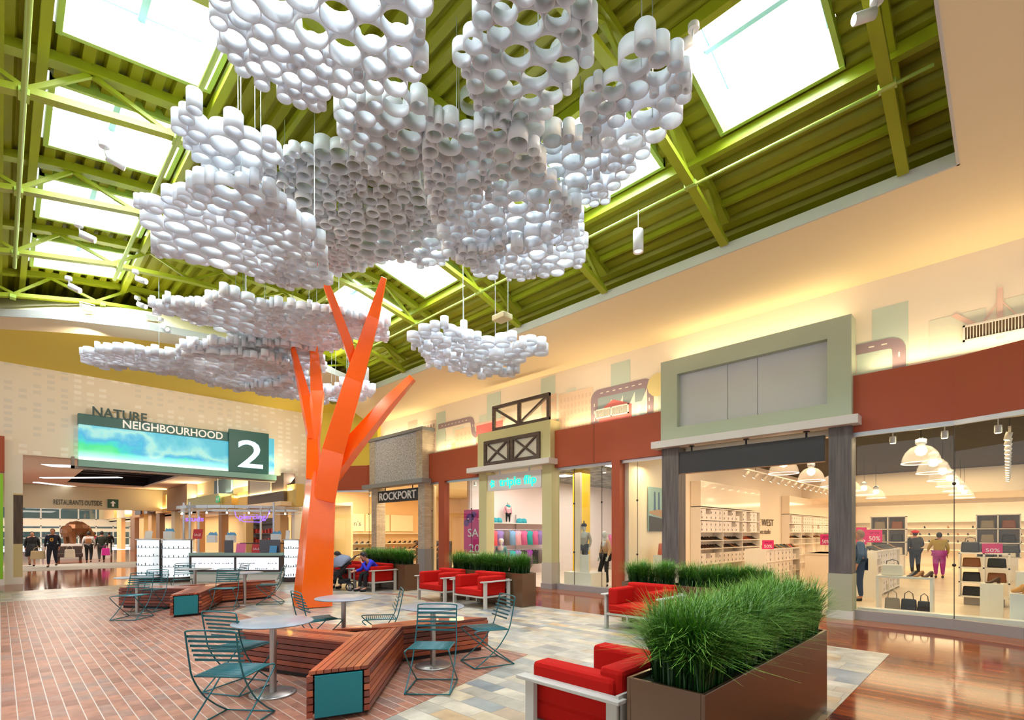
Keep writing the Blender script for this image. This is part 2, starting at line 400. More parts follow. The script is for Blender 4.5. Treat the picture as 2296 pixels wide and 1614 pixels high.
# ------------------------------------------------------------------ soffit ring, end ceiling
m_soffit = mat('peach_soffit_paint', (244, 228, 186), .7)
m_fascia = mat('grey_fascia_paint', (206, 206, 200), .6)
FE = [(-8, 19.5), (-3, 18.2), (0, 16.0), (.8, 15.3), (1.6, 14.95), (2.45, 14.5), (3.6, 14.3), (4.8, 14.15), (5.9, 14.25), (7.2, 14.6), (8.82, 15.4)]
BE = [(-8, 21), (-3, 19.4), (0, 17), (1.6, 15.85), (3.0, 15.2), (4.8, 15.0), (6.5, 15.35), (8.2, 16.6), (10.2, 18.9), (11.9, 20.5)]
b = MB()
Z0, Z1 = 6.48, 6.62
b.box(8.82, .45, Z0, 11.9, 15.4, Z1).box(-8, -7, Z0, 11.9, .45, Z1)
ring = [(8.82, 15.4), (11.9, 15.4), (11.9, 20.5)]+list(reversed(BE[:-1]))+FE[:-1]
n_ = len(FE)
# strips between front and back edge
def resample(P, N):
    L = [0]
    for a, c in zip(P, P[1:]): L.append(L[-1]+math.dist(a, c))
    out = []
    for i in range(N):
        t = L[-1]*i/(N-1); j = 0
        while j < len(L)-2 and L[j+1] < t: j += 1
        u = (t-L[j])/max(1e-9, L[j+1]-L[j]); out.append((P[j][0]+(P[j+1][0]-P[j][0])*u, P[j][1]+(P[j+1][1]-P[j][1])*u))
    return out
def smooth_poly(P, it=2):
    for _ in range(it):
        Q = [P[0]]
        for a, c in zip(P, P[1:]): Q += [(a[0]*.75+c[0]*.25, a[1]*.75+c[1]*.25), (a[0]*.25+c[0]*.75, a[1]*.25+c[1]*.75)]
        P = Q+[P[-1]]
    return P
fe = resample(smooth_poly(FE), 40); be = resample(smooth_poly(BE[:9]+[(9.4, 17.9)] if False else BE[:8]), 40)
for i in range(39):
    a, c, d, e = fe[i], fe[i+1], be[i+1], be[i]
    b.add([(a[0], a[1], Z0), (c[0], c[1], Z0), (d[0], d[1], Z0), (e[0], e[1], Z0), (a[0], a[1], Z1), (c[0], c[1], Z1), (d[0], d[1], Z1+.6), (e[0], e[1], Z1+.6)],
          [(0, 3, 2, 1), (4, 5, 6, 7), (0, 1, 5, 4), (2, 3, 7, 6)])
b.prism([(8.82, 15.4), (11.9, 15.4), (11.9, 20.5), (10.2, 18.9), (8.2, 16.6)], Z0, Z1)
struct('ceiling_soffit', b, m_soffit, 'peach plaster soffit ring around the roof opening')
b = MB()   # pale fascia strip on the edge of the opening
b.box(8.79, .45, Z0-.01, 8.82, 15.4, Z1+.03).box(-8, .45, Z0-.01, 8.82, .48, Z1+.03)
for a, c in zip(fe, fe[1:]): b.beam((a[0], a[1]-.012, (Z0+Z1)/2), (c[0], c[1]-.012, (Z0+Z1)/2), .02, .17)
struct('trim_1', b, m_fascia, 'pale fascia strip on the edge of the soffit')
m_yel = mat('mustard_paint', (230, 206, 78), .65)
b = MB()
for i in range(39):
    a, c = be[i], be[i+1]
    b.quad((a[0], a[1], 7.13), (c[0], c[1], 7.13), (c[0], 23, 7.13), (a[0], 23, 7.13))
b.prism([(8.2, 16.6), (10.2, 18.9), (11.9, 20.5), (11.9, 23), (8.2, 23)], 7.13, 7.2)
struct('ceiling_mustard', b, m_yel, 'mustard yellow ceiling before the corridor opening')
b = MB().box(-8, 19.5, 7.2, 12, 19.6, 8.6); struct('wall_attic', b, mat('attic_brown', (96, 88, 66), .8), 'dark brown wall above the soffit')
# ------------------------------------------------------------------ end wall round the corridor opening
def cream_wall(name):
    m, nt, bb = nodes(name); g = NG(nt); o = g.xyz()
    cx = g.math('FLOOR', g.math('DIVIDE', o[0], .34)); cz = g.math('FLOOR', g.math('DIVIDE', o[2], .2))
    fx = g.math('FRACT', g.math('DIVIDE', o[0], .34)); fz = g.math('FRACT', g.math('DIVIDE', o[2], .2))
    inx = g.math('MULTIPLY', g.math('GREATER_THAN', fx, .25), g.math('LESS_THAN', fx, .82)); inz = g.math('MULTIPLY', g.math('GREATER_THAN', fz, .25), g.math('LESS_THAN', fz, .8))
    r = g.rand(g.comb(cx, cz)); blk = g.rand(g.comb(g.math('FLOOR', g.math('DIVIDE', o[0], 1.7)), g.math('FLOOR', g.math('DIVIDE', o[2], 1.6)), 5))
    mask = g.math('MULTIPLY', g.math('MULTIPLY', inx, inz), g.math('GREATER_THAN', r, .35))
    tone = g.ramp(blk, [(0, (250, 246, 236)), (.6, (246, 240, 226)), (.8, (226, 222, 210))], True)
    c = g.mix(mask, (238, 230, 214), tone); nt.links.new(c, bb.inputs['Base Color']); bb.inputs['Roughness'].default_value = .7
    return m
m_cream = cream_wall('cream_wall_with_windows')
m_plain = mat('plain_off_white', (232, 228, 218), .6)
EY = 22.9
b = MB().box(-8, EY, 4.21, 9.9, EY+.3, 7.13); struct('wall_end', b, m_cream, 'cream end wall with a pale printed window pattern')
b = MB().box(.28, EY-.02, 2.93, .52, EY+.29, 4.21).box(9.3, EY-.02, 0, 9.9, EY+.3, 4.21).box(.1, EY-.04, 0, .3, EY+.2, 4.6); struct('wall_jambs', b, m_plain, 'white jambs at both sides of the corridor opening')
m_beige = mat('beige_panel', (206, 190, 140), .6); m_dkwood = wood('dark_brown_laminate', (70, 54, 46), (98, 80, 68), .6, (20, 20, 2))
b = MB(); b.box(.28, EY-.03, .2, .52, EY+.3, 1.35); b.box(.3, EY-.03, 1.35, .52, EY+.3, 2.93); b.cur = 1; b.box(.29, EY-.035, 1.3, .525, EY+.29, 2.88); b.cur = 2; b.box(.27, EY-.05, 0, .53, EY+.3, .22)
b.obj('wall_pilaster', [m_beige, m_dkwood, m_plain], )['kind'] = 'structure'
m_red = mat('terracotta_panel', (164, 74, 42), .6, noise=.05, nscale=2)
b = MB().box(-8, EY-.25, 3.58, .1, EY+.1, 4.72); struct('wall_band_left', b, m_red, 'terracotta band at the left edge of the end wall')
# poster hoarding at the far left
t = thing('hoarding_poster', 'dark hoarding with red triangles and lime green edge beside the corridor', 'hoarding', (0, EY-.3, 0))
MB().box(-6, 0, .25, -.04, .05, 3.5).obj('panel', mat('charcoal_print', (52, 48, 50), .4, noise=.3, nscale=1.2), t)
MB().box(-.04, -.02, .2, .07, .06, 3.52).obj('edge_strip', mat('lime_edge', (140, 204, 30), .5), t)
MB().box(-6, -.01, 0, .1, .07, .22).obj('base', m_plain, t)
c = MB()
for i in range(9):
    for j in range(3):
        x0 = -.1-i*.42; z0 = .3+j*.4
        if random.random() < .7: c.add([(x0, -.006, z0), (x0-.4, -.006, z0), (x0-(0 if (i+j) % 2 else .4), -.006, z0+.38)], [(0, 1, 2)])
c.obj('triangle_print', mat('red_print', (206, 60, 48), .5), t)
# ------------------------------------------------------------------ right-hand storefronts
m_metal = mat('brushed_aluminium', (196, 200, 204), .35, .7)
m_curbg = mat('grey_curb', (152, 146, 142), .6)
m_gl = glass()
MX = 11.75
m_mural = mat('mural_base_cream', (248, 238, 216), .7)
b = MB().box(MX, -6, 3.6, MX+.2, 21.5, 6.5); struct('wall_right', b, m_mural, 'cream mural wall above the storefronts')
# red bands
def band(name, lab, pts, z0=3.58, z1=4.67, x1=11.9):
    c = MB(); c.prism(pts, z0, z1); struct(name, c, m_red, lab)
band('wall_band_1', 'terracotta band with a bend above the shoe shop window', [(11.5, 2.12), (11.5, .66), (11.2, -.2), (10.2, -4), (11.7, -4), (11.74, 2.12)][::-1])
band('wall_band_2', 'terracotta band between the grey green block and the yellow green block', [(11.5, 6.06), (11.74, 6.06), (11.74, 9.55), (11.5, 9.55)])
band('wall_band_3', 'terracotta band between the yellow green block and the grey brick block', [(11.5, 12.75), (11.74, 12.75), (11.74, 15.78), (11.5, 15.78)])
band('wall_band_4', 'terracotta band on the slanting corner storefront', [(11.5, 19.67), (11.74, 19.67), (11.74, 20.6), (10.0, 23.1), (9.86, 22.8), (11.5, 20.4)])
c = MB().box(11.49, 8.14, 3.6, 11.5, 8.15, 4.66); struct('trim_2', c, mat('joint_dark', (110, 50, 32), .6), 'joint in the terracotta band')
b = MB().prism([(11.6, 19.67), (11.75, 19.67), (11.75, 20.6), (10.0, 23.1), (9.9, 22.9), (11.6, 20.4)], 4.67, 7.2); struct('wall_corner', b, m_yel, 'mustard corner wall above the slanting storefront')
# metal head, glass and curb of each window bay
def bay(n, P, label, splits=(), z0=.16, z1=3.5):
    """P: polyline of the window in plan"""
    t = thing('window_%d' % n, label, None); t['kind'] = 'structure'
    c = MB()
    for a, d in zip(P, P[1:]): c.beam((a[0], a[1], z1+.04), (d[0], d[1], z1+.04), .06, .08)
    c.obj('head_rail', m_metal, t)
    for a, d in zip(P, P[1:]):
        MB().beam((a[0], a[1], (z0+z1)/2), (d[0], d[1], (z0+z1)/2), .012, z1-z0).obj('pane', m_gl, t)
    c = MB()
    for (x, y) in splits:
        c.beam((x, y, z0), (x, y, z1), .012, .012)
        for z in (1.1, 2.5): c.ball((x-.01, y, z), .03, 8)
    if splits: c.obj('patch_fitting', mat('dark_fitting', (70, 64, 60), .4, .8), t)
    c = MB()
    for a, d in zip(P, P[1:]): c.beam((a[0], a[1], z0/2), (d[0], d[1], z0/2), .16, z0)
    c.obj('sill', m_curbg, t)
bay(21, [(11.55, 2.12), (11.5, .66), (11.2, -.2), (10.3, -4)], 'shoe shop window with a bend', [(11.5, .66)], .18)
bay(22, [(11.6, 7.31), (11.6, 6.03)], 'window left of the dark laminate pillar', [(11.6, 6.85)])
bay(23, [(11.6, 9.5), (11.6, 7.56)], 'window with two mannequins behind it', [(11.6, 8.9), (11.6, 7.95)])
bay(24, [(11.6, 14.8), (11.6, 12.75)], 'window with a pink sale poster', [(11.6, 13.4)])
bay(25, [(11.6, 15.78), (11.6, 15.15)], 'narrow window right of the brick pillar', [(11.6, 15.7)])
bay(26, [(11.6, 19.67), (11.6, 20.4), (9.95, 22.85)], 'slanting window of the brick block shop', [(11.6, 20.4)])
c = MB().box(11.48, 7.31, 0, 11.72, 7.56, 3.58).box(11.48, 14.8, 0, 11.72, 15.15, 3.58); struct('trim_3', c, m_red, 'terracotta posts between the windows')
# paler plank border in front of the windows
c = MB().prism([(10.75, 22), (10.75, .9), (10.4, -.2), (9.4, -4), (10.3, -4), (11.2, -.2), (11.5, .66), (11.5, 22)][::-1], 0, .003)
struct('floor_border', c, tiles('pale_plank_border', 1.2, .085, (0, 1), .0015, (120, 70, 46), [(0, (158, 92, 58)), (1, (178, 112, 74))], rough=.1, stagger='r', grain=.2, gscale=5, coat=0, gstretch=(6, .6, 1)), 'paler plank border along the storefronts')
MATS['pale_plank_border'].node_tree.nodes['Principled BSDF'].inputs['Specular IOR Level'].default_value = .18
# --- grey green block over the shoe shop
m_gg = mat('sage_paint', (176, 188, 166), .6); m_gp = mat('grey_sign_panel', (196, 200, 204), .5); m_ledge = mat('pale_ledge', (212, 208, 202), .5)
m_lam = wood('dark_laminate', (74, 68, 66), (112, 104, 100), .5, (25, 25, 1.2))
m_sage2 = mat('sage_base', (170, 168, 142), .6)
F0 = 11.35
t = thing('facade_block', 'sage green storefront block with an empty grey panel', 'facade block', (F0, 4.1, 0)); P = (F0, 4.1, 0)
c = MB(); y0, y1, z0, z1 = 2.12, 6.06, 3.87, 5.82; ry0, ry1, rz0, rz1 = 2.52, 5.64, 4.18, 5.45
c.box(F0, y0, z0, 11.745, ry0, z1).box(F0, ry1, z0, 11.745, y1, z1).box(F0, ry0, z0, 11.745, ry1, rz0).box(F0, ry0, rz1, 11.745, ry1, z1); c.obj('frame', m_gg, t, P)
c = MB()
for a, d in ((ry0, 3.86), (3.87, 4.5), (4.51, ry1)): c.box(F0+.16, a, rz0, F0+.2, d, rz1)
c.obj('panel', m_gp, t, P)
MB().box(F0-.2, 1.98, 3.70, 11.49, 6.22, 3.87).obj('ledge', m_ledge, t, P, bevel=.01)
for ya, yb in ((2.12, 2.5), (5.6, 6.03)):
    MB().box(F0, ya, .87, 11.72, yb, 3.7).obj('pillar_shaft', m_lam, t, P)
    MB().box(F0-.01, ya-.01, .16, 11.73, yb+.01, .87).obj('pillar_foot', m_sage2, t, P)
    MB().box(F0-.03, ya-.03, 0, 11.74, yb+.03, .16).obj('pillar_base', m_ledge, t, P)
t = thing('hanging_sign', 'blank black sign hanging under the pale ledge of the sage block', 'sign', (11.42, 4.07, 3.07)); P = (11.42, 4.07, 3.07)
MB().box(11.36, 2.57, 3.07, 11.46, 5.58, 3.575).obj('board', mat('charcoal_board', (46, 46, 48), .5), t, P, bevel=.006)
MB().box(11.37, 2.57, 3.055, 11.45, 5.58, 3.07).obj('edge_strip', mat('bronze_edge', (150, 116, 90), .4, .4), t, P)
for y in (2.9, 4.07, 5.3): MB().cyl(11.41, y, 3.575, 3.7, .02, 8).cyl(11.41, y, 3.68, 3.7, .06, 10).obj('hanger', mat('black_metal', (30, 28, 28), .4, .5), t, P)
# --- yellow green block with the timber frames
m_yg = mat('pear_green_paint', (200, 196, 146), .6); m_yg2 = mat('ochre_side', (196, 172, 104), .6); m_tim = wood('dark_timber', (64, 50, 42), (92, 76, 66), .6, (20, 2, 20))
m_putty = mat('putty_paint', (190, 182, 164), .6)
t = thing('facade_block', 'pear green storefront block with dark timber crosses', 'facade block', (11.3, 11.15, 0)); P = (11.3, 11.15, 0)
MB().box(11.3, 9.55, 3.84, 11.745, 12.75, 4.98).obj('body', m_yg, t, P)
MB().box(11.08, 9.42, 3.67, 11.49, 13.08, 3.84).obj('ledge', m_ledge, t, P, bevel=.01)
for ya, yb in ((9.55, 9.92), (12.38, 12.75)):
    MB().box(11.36, ya, .78, 11.72, yb, 3.67).obj('pillar_shaft', m_yg, t, P)
    MB().box(11.35, ya-.01, .16, 11.73, yb+.01, .78).obj('pillar_foot', m_putty, t, P)
    MB().box(11.33, ya-.03, 0, 11.74, yb+.03, .16).obj('pillar_base', m_curbg, t, P)
def tim(x, pts, w=.1):
    c = MB()
    for i, (a, d) in enumerate(pts): c.beam((x, a[0], a[1]), (x, d[0], d[1]), w, .08+.002*i, up=(1, 0, 0))
    return c
c = tim(11.4, [((9.65, 5.04), (12.1, 5.04)), ((9.65, 5.76), (12.1, 5.76)), ((9.7, 5.0), (9.7, 5.8)), ((12.05, 5.0), (12.05, 5.8)), ((10.9, 5.05), (10.9, 5.75))]); c.obj('upper_timber_frame', m_tim, t, P)
tim(11.4, [((9.75, 5.72), (10.9, 5.07)), ((12.0, 5.72), (10.9, 5.07))], .07).obj('upper_brace', m_tim, t, P)
c = tim(11.27, [((9.93, 3.92), (12.37, 3.92)), ((9.93, 4.62), (12.37, 4.62)), ((9.98, 3.88), (9.98, 4.66)), ((12.32, 3.88), (12.32, 4.66)), ((11.08, 3.9), (11.08, 4.64)), ((11.22, 3.9), (11.22, 4.64))], .11); c.obj('lower_timber_frame', m_tim, t, P)
tim(11.28, [((10.05, 4.58), (11.0, 3.96)), ((10.05, 3.96), (11.0, 4.58)), ((11.3, 4.58), (12.25, 3.96)), ((11.3, 3.96), (12.25, 4.58))], .055).obj('cross_brace', m_tim, t, P)
MB().box(11.29, 10.03, 3.96, 11.3, 11.03, 4.58).box(11.29, 11.27, 3.96, 11.3, 12.27, 4.58).obj('white_panel', mat('cross_panel', (206, 204, 190), .6), t, P)
t = thing('hanging_sign', 'white hanging sign with turquoise lettering triple flip', 'sign', (11.42, 11.15, 3.0)); P = (11.42, 11.15, 3.0)
MB().box(11.38, 9.98, 3.03, 11.46, 12.33, 3.56).obj('board', mat('white_board', (222, 220, 222), .4), t, P, bevel=.005)
for y in (10.5, 11.8): MB().cyl(11.42, y, 3.56, 3.68, .03, 8).obj('hanger', m_metal, t, P)
m_tq = emis('turquoise_neon', (20, 236, 176), 1.6)
text('lettering', 'triple flip', .38, m_tq, (-.045, .62, .17), RX, t, .01, width=1.6, bold=.003)
c = MB()
for a in range(5): c.cyl(0, 0, 0, .01, .05, 8) if False else c.add([(0, .95+.07*cos(R(72*a))+.045*cos(R(k*45)), .27+.09*sin(R(72*a))+.045*sin(R(k*45))) for k in range(8)], [tuple(range(8))])
c.obj('flower_mark', m_tq, t, (.05, 0, 0))
# --- grey brick block
def brickmat(name, cols, jc, w=.2, h=.07):
    return tiles(name, w, h, (2, 1), .008, jc, cols, rough=.7, grain=.15)
m_gb = brickmat('beige_brick', [(0, (214, 204, 184)), (1, (192, 180, 160))], (168, 160, 146))
def split_stone():
    m, nt, bb = nodes('grey_split_stone'); g = NG(nt)
    f = g.noise(22, None, 3); c = g.ramp(f, [(.35, (136, 138, 140)), (.5, (184, 187, 190)), (.65, (212, 214, 218))]); nt.links.new(c, bb.inputs['Base Color']); bb.inputs['Roughness'].default_value = .8
    bp = nt.nodes.new('ShaderNodeBump'); bp.inputs['Strength'].default_value = .6; bp.inputs['Distance'].default_value = .03; nt.links.new(f, bp.inputs['Height']); nt.links.new(bp.outputs[0], bb.inputs['Normal']); return m
m_st = split_stone(); m_cap = mat('blue_grey_cap', (138, 142, 144), .5)
t = thing('facade_block', 'grey stone and beige brick storefront block beside the corner', 'facade block', (11.2, 17.7, 0)); P = (11.2, 17.7, 0)
MB().box(11.24, 16.2, 3.72, 11.745, 19.25, 5.56).obj('stone_panel', m_st, t, P)
for ya, yb in ((15.78, 16.2), (19.25, 19.67)):
    MB().box(11.2, ya, 3.72, 11.745, yb, 5.56).obj('brick_pier', m_gb, t, P)
    MB().box(11.3, ya, 1.05, 11.72, yb, 3.55).obj('pillar_shaft', m_gb, t, P)
    MB().box(11.29, ya-.01, 0, 11.73, yb+.01, 1.05).obj('pillar_foot', m_cap, t, P)
MB().box(11.14, 15.7, 5.56, 11.74, 19.75, 5.68).obj('cap', m_cap, t, P, bevel=.01)
MB().box(11.04, 15.6, 3.55, 11.49, 20.05, 3.72).obj('ledge', m_cap, t, P, bevel=.01)
t = thing('hanging_sign', 'black hanging sign with white lettering ROCKPORT', 'sign', (11.4, 17.7, 2.95)); P = (11.4, 17.7, 2.95)
MB().box(11.34, 16.22, 2.93, 11.44, 19.2, 3.42).obj('board', mat('black_board', (34, 34, 36), .5), t, P, bevel=.005)
for y in (16.7, 18.7): MB().cyl(11.39, y, 3.42, 3.55, .02, 8).obj('hanger', mat('black_metal', (30, 28, 28), .4), t, P)
text('lettering', 'ROCKPORT', .44, m_white, (-.075, 1.36, .08), RX, t, .01, width=2.7, bold=.008)
# --- the mural: painted shapes a few millimetres proud of the wall, one flat artwork
_MC = [(210, 224, 206), (198, 218, 204), (224, 230, 210), (240, 210, 176), (226, 190, 160), (138, 118, 132), (226, 96, 96), (232, 214, 130), (128, 152, 160), (244, 240, 226), (236, 190, 176), (168, 206, 212), (204, 184, 170)]
MC = [tuple(int(x*(1-k)+y*k) for x, y in zip(c, (246, 236, 214))) for c, k in zip(_MC, (.12, .12, .15, .25, .3, .18, .22, .3, .25, 0, .4, .3, .35))]
mm = [mat('mural_%d' % i, c, .7) for i, c in enumerate(MC)]
c = MB(); lay = [0]
def mp(u, v): q = atx(u, v, MX); return (q.y, q.z)
def mrect(ci, y0, z0, y1, z1):
    lay[0] += 1; x = MX-.002-.00012*lay[0]; c.cur = ci; c.quad((x, y0, z0), (x, y0, z1), (x, y1, z1), (x, y1, z0))
def mpoly(ci, pts):
    lay[0] += 1; x = MX-.002-.00012*lay[0]; c.cur = ci; c.quad(*[(x, y, z) for y, z in pts])
def prect(ci, u0, v0, u1, v1=None):      # top corners from two survey points, down to the band
    a, d = mp(u0, v0), mp(u1, v1 or v0); mrect(ci, d[0], 4.6, a[0], (a[1]+d[1])/2)
rn = random.Random(3)
y = -5.
while y < 20.5:                          # pale skyline
    wd = rn.uniform(.35, .8); mrect(rn.choice((0, 1, 2, 2, 0)), y, 4.6, y+wd, rn.uniform(5.1, 6.05)); y += wd*rn.uniform(.6, 1.6)
for u0, v0, u1, v1, ci in ((1370, 817, 1413, 805, 1), (1213, 848, 1245, 842, 1), (1092, 884, 1123, 878, 1), (979, 926, 999, 921, 1), (915, 946, 936, 941, 12), (1270, 872, 1292, 868, 2)): prect(ci, u0, v0, u1, v1)
def building(ci, cw, u0, v0, u1, v1, nx, nz):
    a, d = mp(u0, v0), mp(u1, v1); ya, yb = d[0], a[0]; zt = (a[1]+d[1])/2; mrect(ci, ya, 4.6, yb, zt)
    lay[0] += 1; x = MX-.002-.00012*lay[0]; c.cur = cw; w_ = (yb-ya)/(nx*2+1)
    for i in range(nx):
        for j in range(nz):
            yy = ya+w_*(2*i+1); zz = zt-.14-j*.2
            if zz-.12 > 4.6: c.quad((x, yy, zz-.12), (x, yy, zz), (x, yy+w_, zz), (x, yy+w_, zz-.12))
building(3, 4, 1253, 884, 1330, 868, 9, 5); building(4, 12, 1215, 890, 1248, 880, 2, 5); building(3, 4, 1020, 965, 1060, 955, 4, 4)
building(12, 5, 949, 948, 978, 940, 4, 5)
def road(pts, wd, ci=5):                  # thick polyline road with rounded corners and centre dashes
    Q = []
    for i, p in enumerate(pts):
        if 0 < i < len(pts)-1:
            a, d = Vector(pts[i-1]), Vector(pts[i+1]); v = Vector(p)
            r = .18; s1 = v+(a-v).normalized()*r; s2 = v+(d-v).normalized()*r
            for k in range(6): s = k/5; Q.append(tuple(s1*(1-s)**2+v*2*s*(1-s)+s2*s*s))
        else: Q.append(tuple(p))
    lay[0] += 1; x = MX-.002-.00012*lay[0]; c.cur = ci; L = []
    for i, p in enumerate(Q):
        d = Vector(Q[min(i+1, len(Q)-1)])-Vector(Q[max(i-1, 0)]); n = Vector((-d.y, d.x)).normalized()*wd/2
        L.append(((x, p[0]-n.x, p[1]-n.y), (x, p[0]+n.x, p[1]+n.y)))
    for a, d in zip(L, L[1:]): c.quad(a[0], a[1], d[1], d[0])
    c.cur = 9; x -= .0002
    for a, d in zip(pts, pts[1:]):
        a, d = Vector(a), Vector(d); ln = (d-a).length; u = (d-a).normalized(); n = Vector((-u.y, u.x))*.012; s = .2
        while s < ln-.2: p, q = a+u*s, a+u*(s+.09); c.quad((x, p.x-n.x, p.y-n.y), (x, p.x+n.x, p.y+n.y), (x, q.x+n.x, q.y+n.y), (x, q.x-n.x, q.y-n.y)); s += .2
road([mp(983, 957), mp(1059, 939), mp(1062, 975), mp(1072, 975)], .2)
A = mp(1333, 885); B2 = mp(1456, 860)
zt = (A[1]+B2[1])/2+.02
mrect(8, B2[0]+.1, 4.6, A[0]-.1, zt)
road([(A[0], 4.6), (A[0], zt), (B2[0], zt), (B2[0], 4.6)], .24)
for k in range(4):
    yb = A[0]-.25-k*.36; mpoly(9, [(yb, 4.75), (yb-.32, 4.75), (yb-.32, zt-.22+.03*k)])
yv = mp(1343, 930); mpoly(6, [(A[0]-.15, 4.6), (A[0]-.15, 5.05), (A[0]-.62, 5.3), (A[0]-1.2, 5.08), (A[0]-1.2, 4.6)])
mpoly(11, [(B2[0]+.12, 4.6), (B2[0]+.12, 5.1), (B2[0]+.5, 5.1), (B2[0]+.5, 4.6)])
mpoly(9, [(B2[0]+.2, 4.6), (B2[0]+.3, 4.8), (B2[0]+.22, 4.98), (B2[0]+.32, 5.08), (B2[0]+.42, 5.08), (B2[0]+.32, 4.97), (B2[0]+.4, 4.8), (B2[0]+.32, 4.6)])
a, d = mp(1068, 952), mp(1128, 938); mrect(6, d[0], 4.6, a[0], (a[1]+d[1])/2-.05); mrect(10, d[0]-.1, (a[1]+d[1])/2-.05, a[0]+.1, (a[1]+d[1])/2+.03)
lay[0] += 1; x = MX-.002-.00012*lay[0]; c.cur = 7
for (u, v, rr_) in ((1475, 862, .3), (1075, 985, .16), (1017, 1000, .14)):
    q = mp(u, v); c.add([(x, q[0]+rr_*cos(R(30*k)), q[1]+rr_*sin(R(30*k))) for k in range(12)], [tuple(range(12))])
road([mp(1920, 785), mp(2016, 765), mp(2016, 832)], .2)
q = mp(2242, 645); mrect(10, q[0]-.035, 4.9, q[0]+.035, q[1])
for s in (-1, 1):
    mpoly(10, [(q[0]+s*.04, q[1]-.25), (q[0]+s*.02, q[1]-.25), (q[0]+s*.24, 5.15), (q[0]+s*.27, 5.15)])
    mpoly(10, [(q[0]+s*.62, q[1]-.3), (q[0]+s*.55, q[1]-.26), (q[0]+s*.18, 5.15), (q[0]+s*.24, 5.12)])
for k in range(3): mpoly((0, 2, 1)[k], [(-4.6+k*1.3, 4.6), (-4.6+k*1.3, 5.3+.1*k), (-3.6+k*1.2, 5.6), (-3.2+k*1.3, 4.6)])
tag(c.obj('mural', mm), 'pastel painted cityscape mural with roads above the storefronts', 'mural')
# vents in the mural wall
def vent(lab, y0, z0, y1, z1, n):
    t = thing('air_grille', lab, 'vent', (MX-.02, (y0+y1)/2, z0), group=None); P = (MX-.02, (y0+y1)/2, z0)
    c = MB(); x0, x1 = MX-.05, MX-.01
    c.box(x0, y0, z0, x1, y1, z0+.03).box(x0, y0, z1-.03, x1, y1, z1).box(x0, y0, z0, x1, y0+.03, z1).box(x0, y1-.03, z0, x1, y1, z1).box(x0, (y0+y1)/2-.02, z0, x1, (y0+y1)/2+.02, z1); c.obj('frame', m_ledge, t, P)
    MB().box(MX-.012, y0, z0, MX-.01, y1, z1).obj('backing', mat('vent_dark', (120, 104, 76), .8), t, P)
    c = MB()
    for i in range(n): y = y0+(y1-y0)*(i+.5)/n; c.box(x0+.01, y-.006, z0+.03, x1-.005, y+.006, z1-.03)
    c.obj('slat', m_ledge, t, P)
a, d = mp(1336, 928), mp(1411, 930); vent('white framed air grille on the red painted barn of the mural', d[0], 4.84, a[0], 5.1, 34)
vent('pale air grille high on the mural above the bent terracotta band', -1.0, 4.96, .56, 5.24, 40)
# --- the big backlit sign over the corridor
SY = 22.62
def sign_art():
    m, nt, bb = nodes('painted_landscape_lightbox'); g = NG(nt); o = g.xyz()
    n1 = g.noise(.75, None, 7); hz = g.math('DIVIDE', o[2], 1.28)
    sl = g.math('ADD', g.math('SUBTRACT', g.math('MULTIPLY', hz, .7), -.02), g.math('MULTIPLY', o[0], .07))
    f = g.math('ADD', sl, g.math('MULTIPLY', g.math('SUBTRACT', n1, .5), 1.5))
    c = g.ramp(f, [(.0, (110, 226, 160)), (.3, (60, 200, 140)), (.4, (50, 190, 190)), (.5, (60, 160, 206)), (.58, (96, 178, 206)), (.68, (150, 208, 206)), (.78, (104, 186, 206)), (.9, (76, 170, 196))])
    fade = g.ramp(hz, [(0, (255, 255, 255)), (.12, (150, 240, 225)), (.3, (0, 0, 0))])
    c = g.mix(1., c, fade, 'SCREEN')
    nt.links.new(c, bb.inputs['Base Color']); nt.links.new(c, bb.inputs['Emission Color']); bb.inputs['Emission Strength'].default_value = .75
    return m
t = thing('backlit_sign', 'long teal backlit sign reading NATURE NEIGHBOURHOOD 2 over the corridor', 'sign', (1.89, SY, 4.15)); P = (1.89, SY, 4.15)
m_teal = mat('dark_teal_metal', (30, 98, 98), .4); m_teal2 = mat('pale_teal_metal', (122, 172, 166), .4)
MB().box(1.89, SY, 4.16, 8.32, SY+.2, 5.72).obj('lightbox', sign_art(), t, P)
MB().box(1.87, SY-.06, 5.38, 6.55, SY+.22, 5.74).obj('header_panel', m_teal, t, P)
MB().box(1.87, SY-.10, 3.93, 8.38, SY+.24, 4.16).obj('base_panel', m_teal2, t, P)
MB().box(1.70, SY-.02, 3.86, 8.38, SY+.26, 3.94).box(1.70, SY-.02, 3.86, 1.78, SY+.26, 4.25).obj('bottom_channel', mat('bronze_channel', (110, 100, 92), .3, .6), t, P)
c = MB().box(6.5, SY-.16, 4.16, 8.04, SY-.06, 5.88); nb = c.obj('number_panel', m_teal, t, P, bevel=.004)
m_num = emis('pale_blue_light', (196, 228, 246), 1.0)
text('number', '2', 1.62, m_num, (6.82-1.89, -.165, .22), RY, t, .004, width=.98, bold=.012)
text('lettering_nature', 'NATURE', .46, mat('deep_teal_letters', (24, 68, 72), .4), (2.24-1.89, -.07, 1.56), RY, t, .02, width=1.55, bold=.008)
text('lettering_neighbourhood', 'NEIGHBOURHOOD', .40, mat('white_letters', (236, 240, 238), .4, emit=(236, 240, 238), es=.3), (3.08-1.89, -.065, 1.27), RY, t, .008, width=3.22, bold=.006)
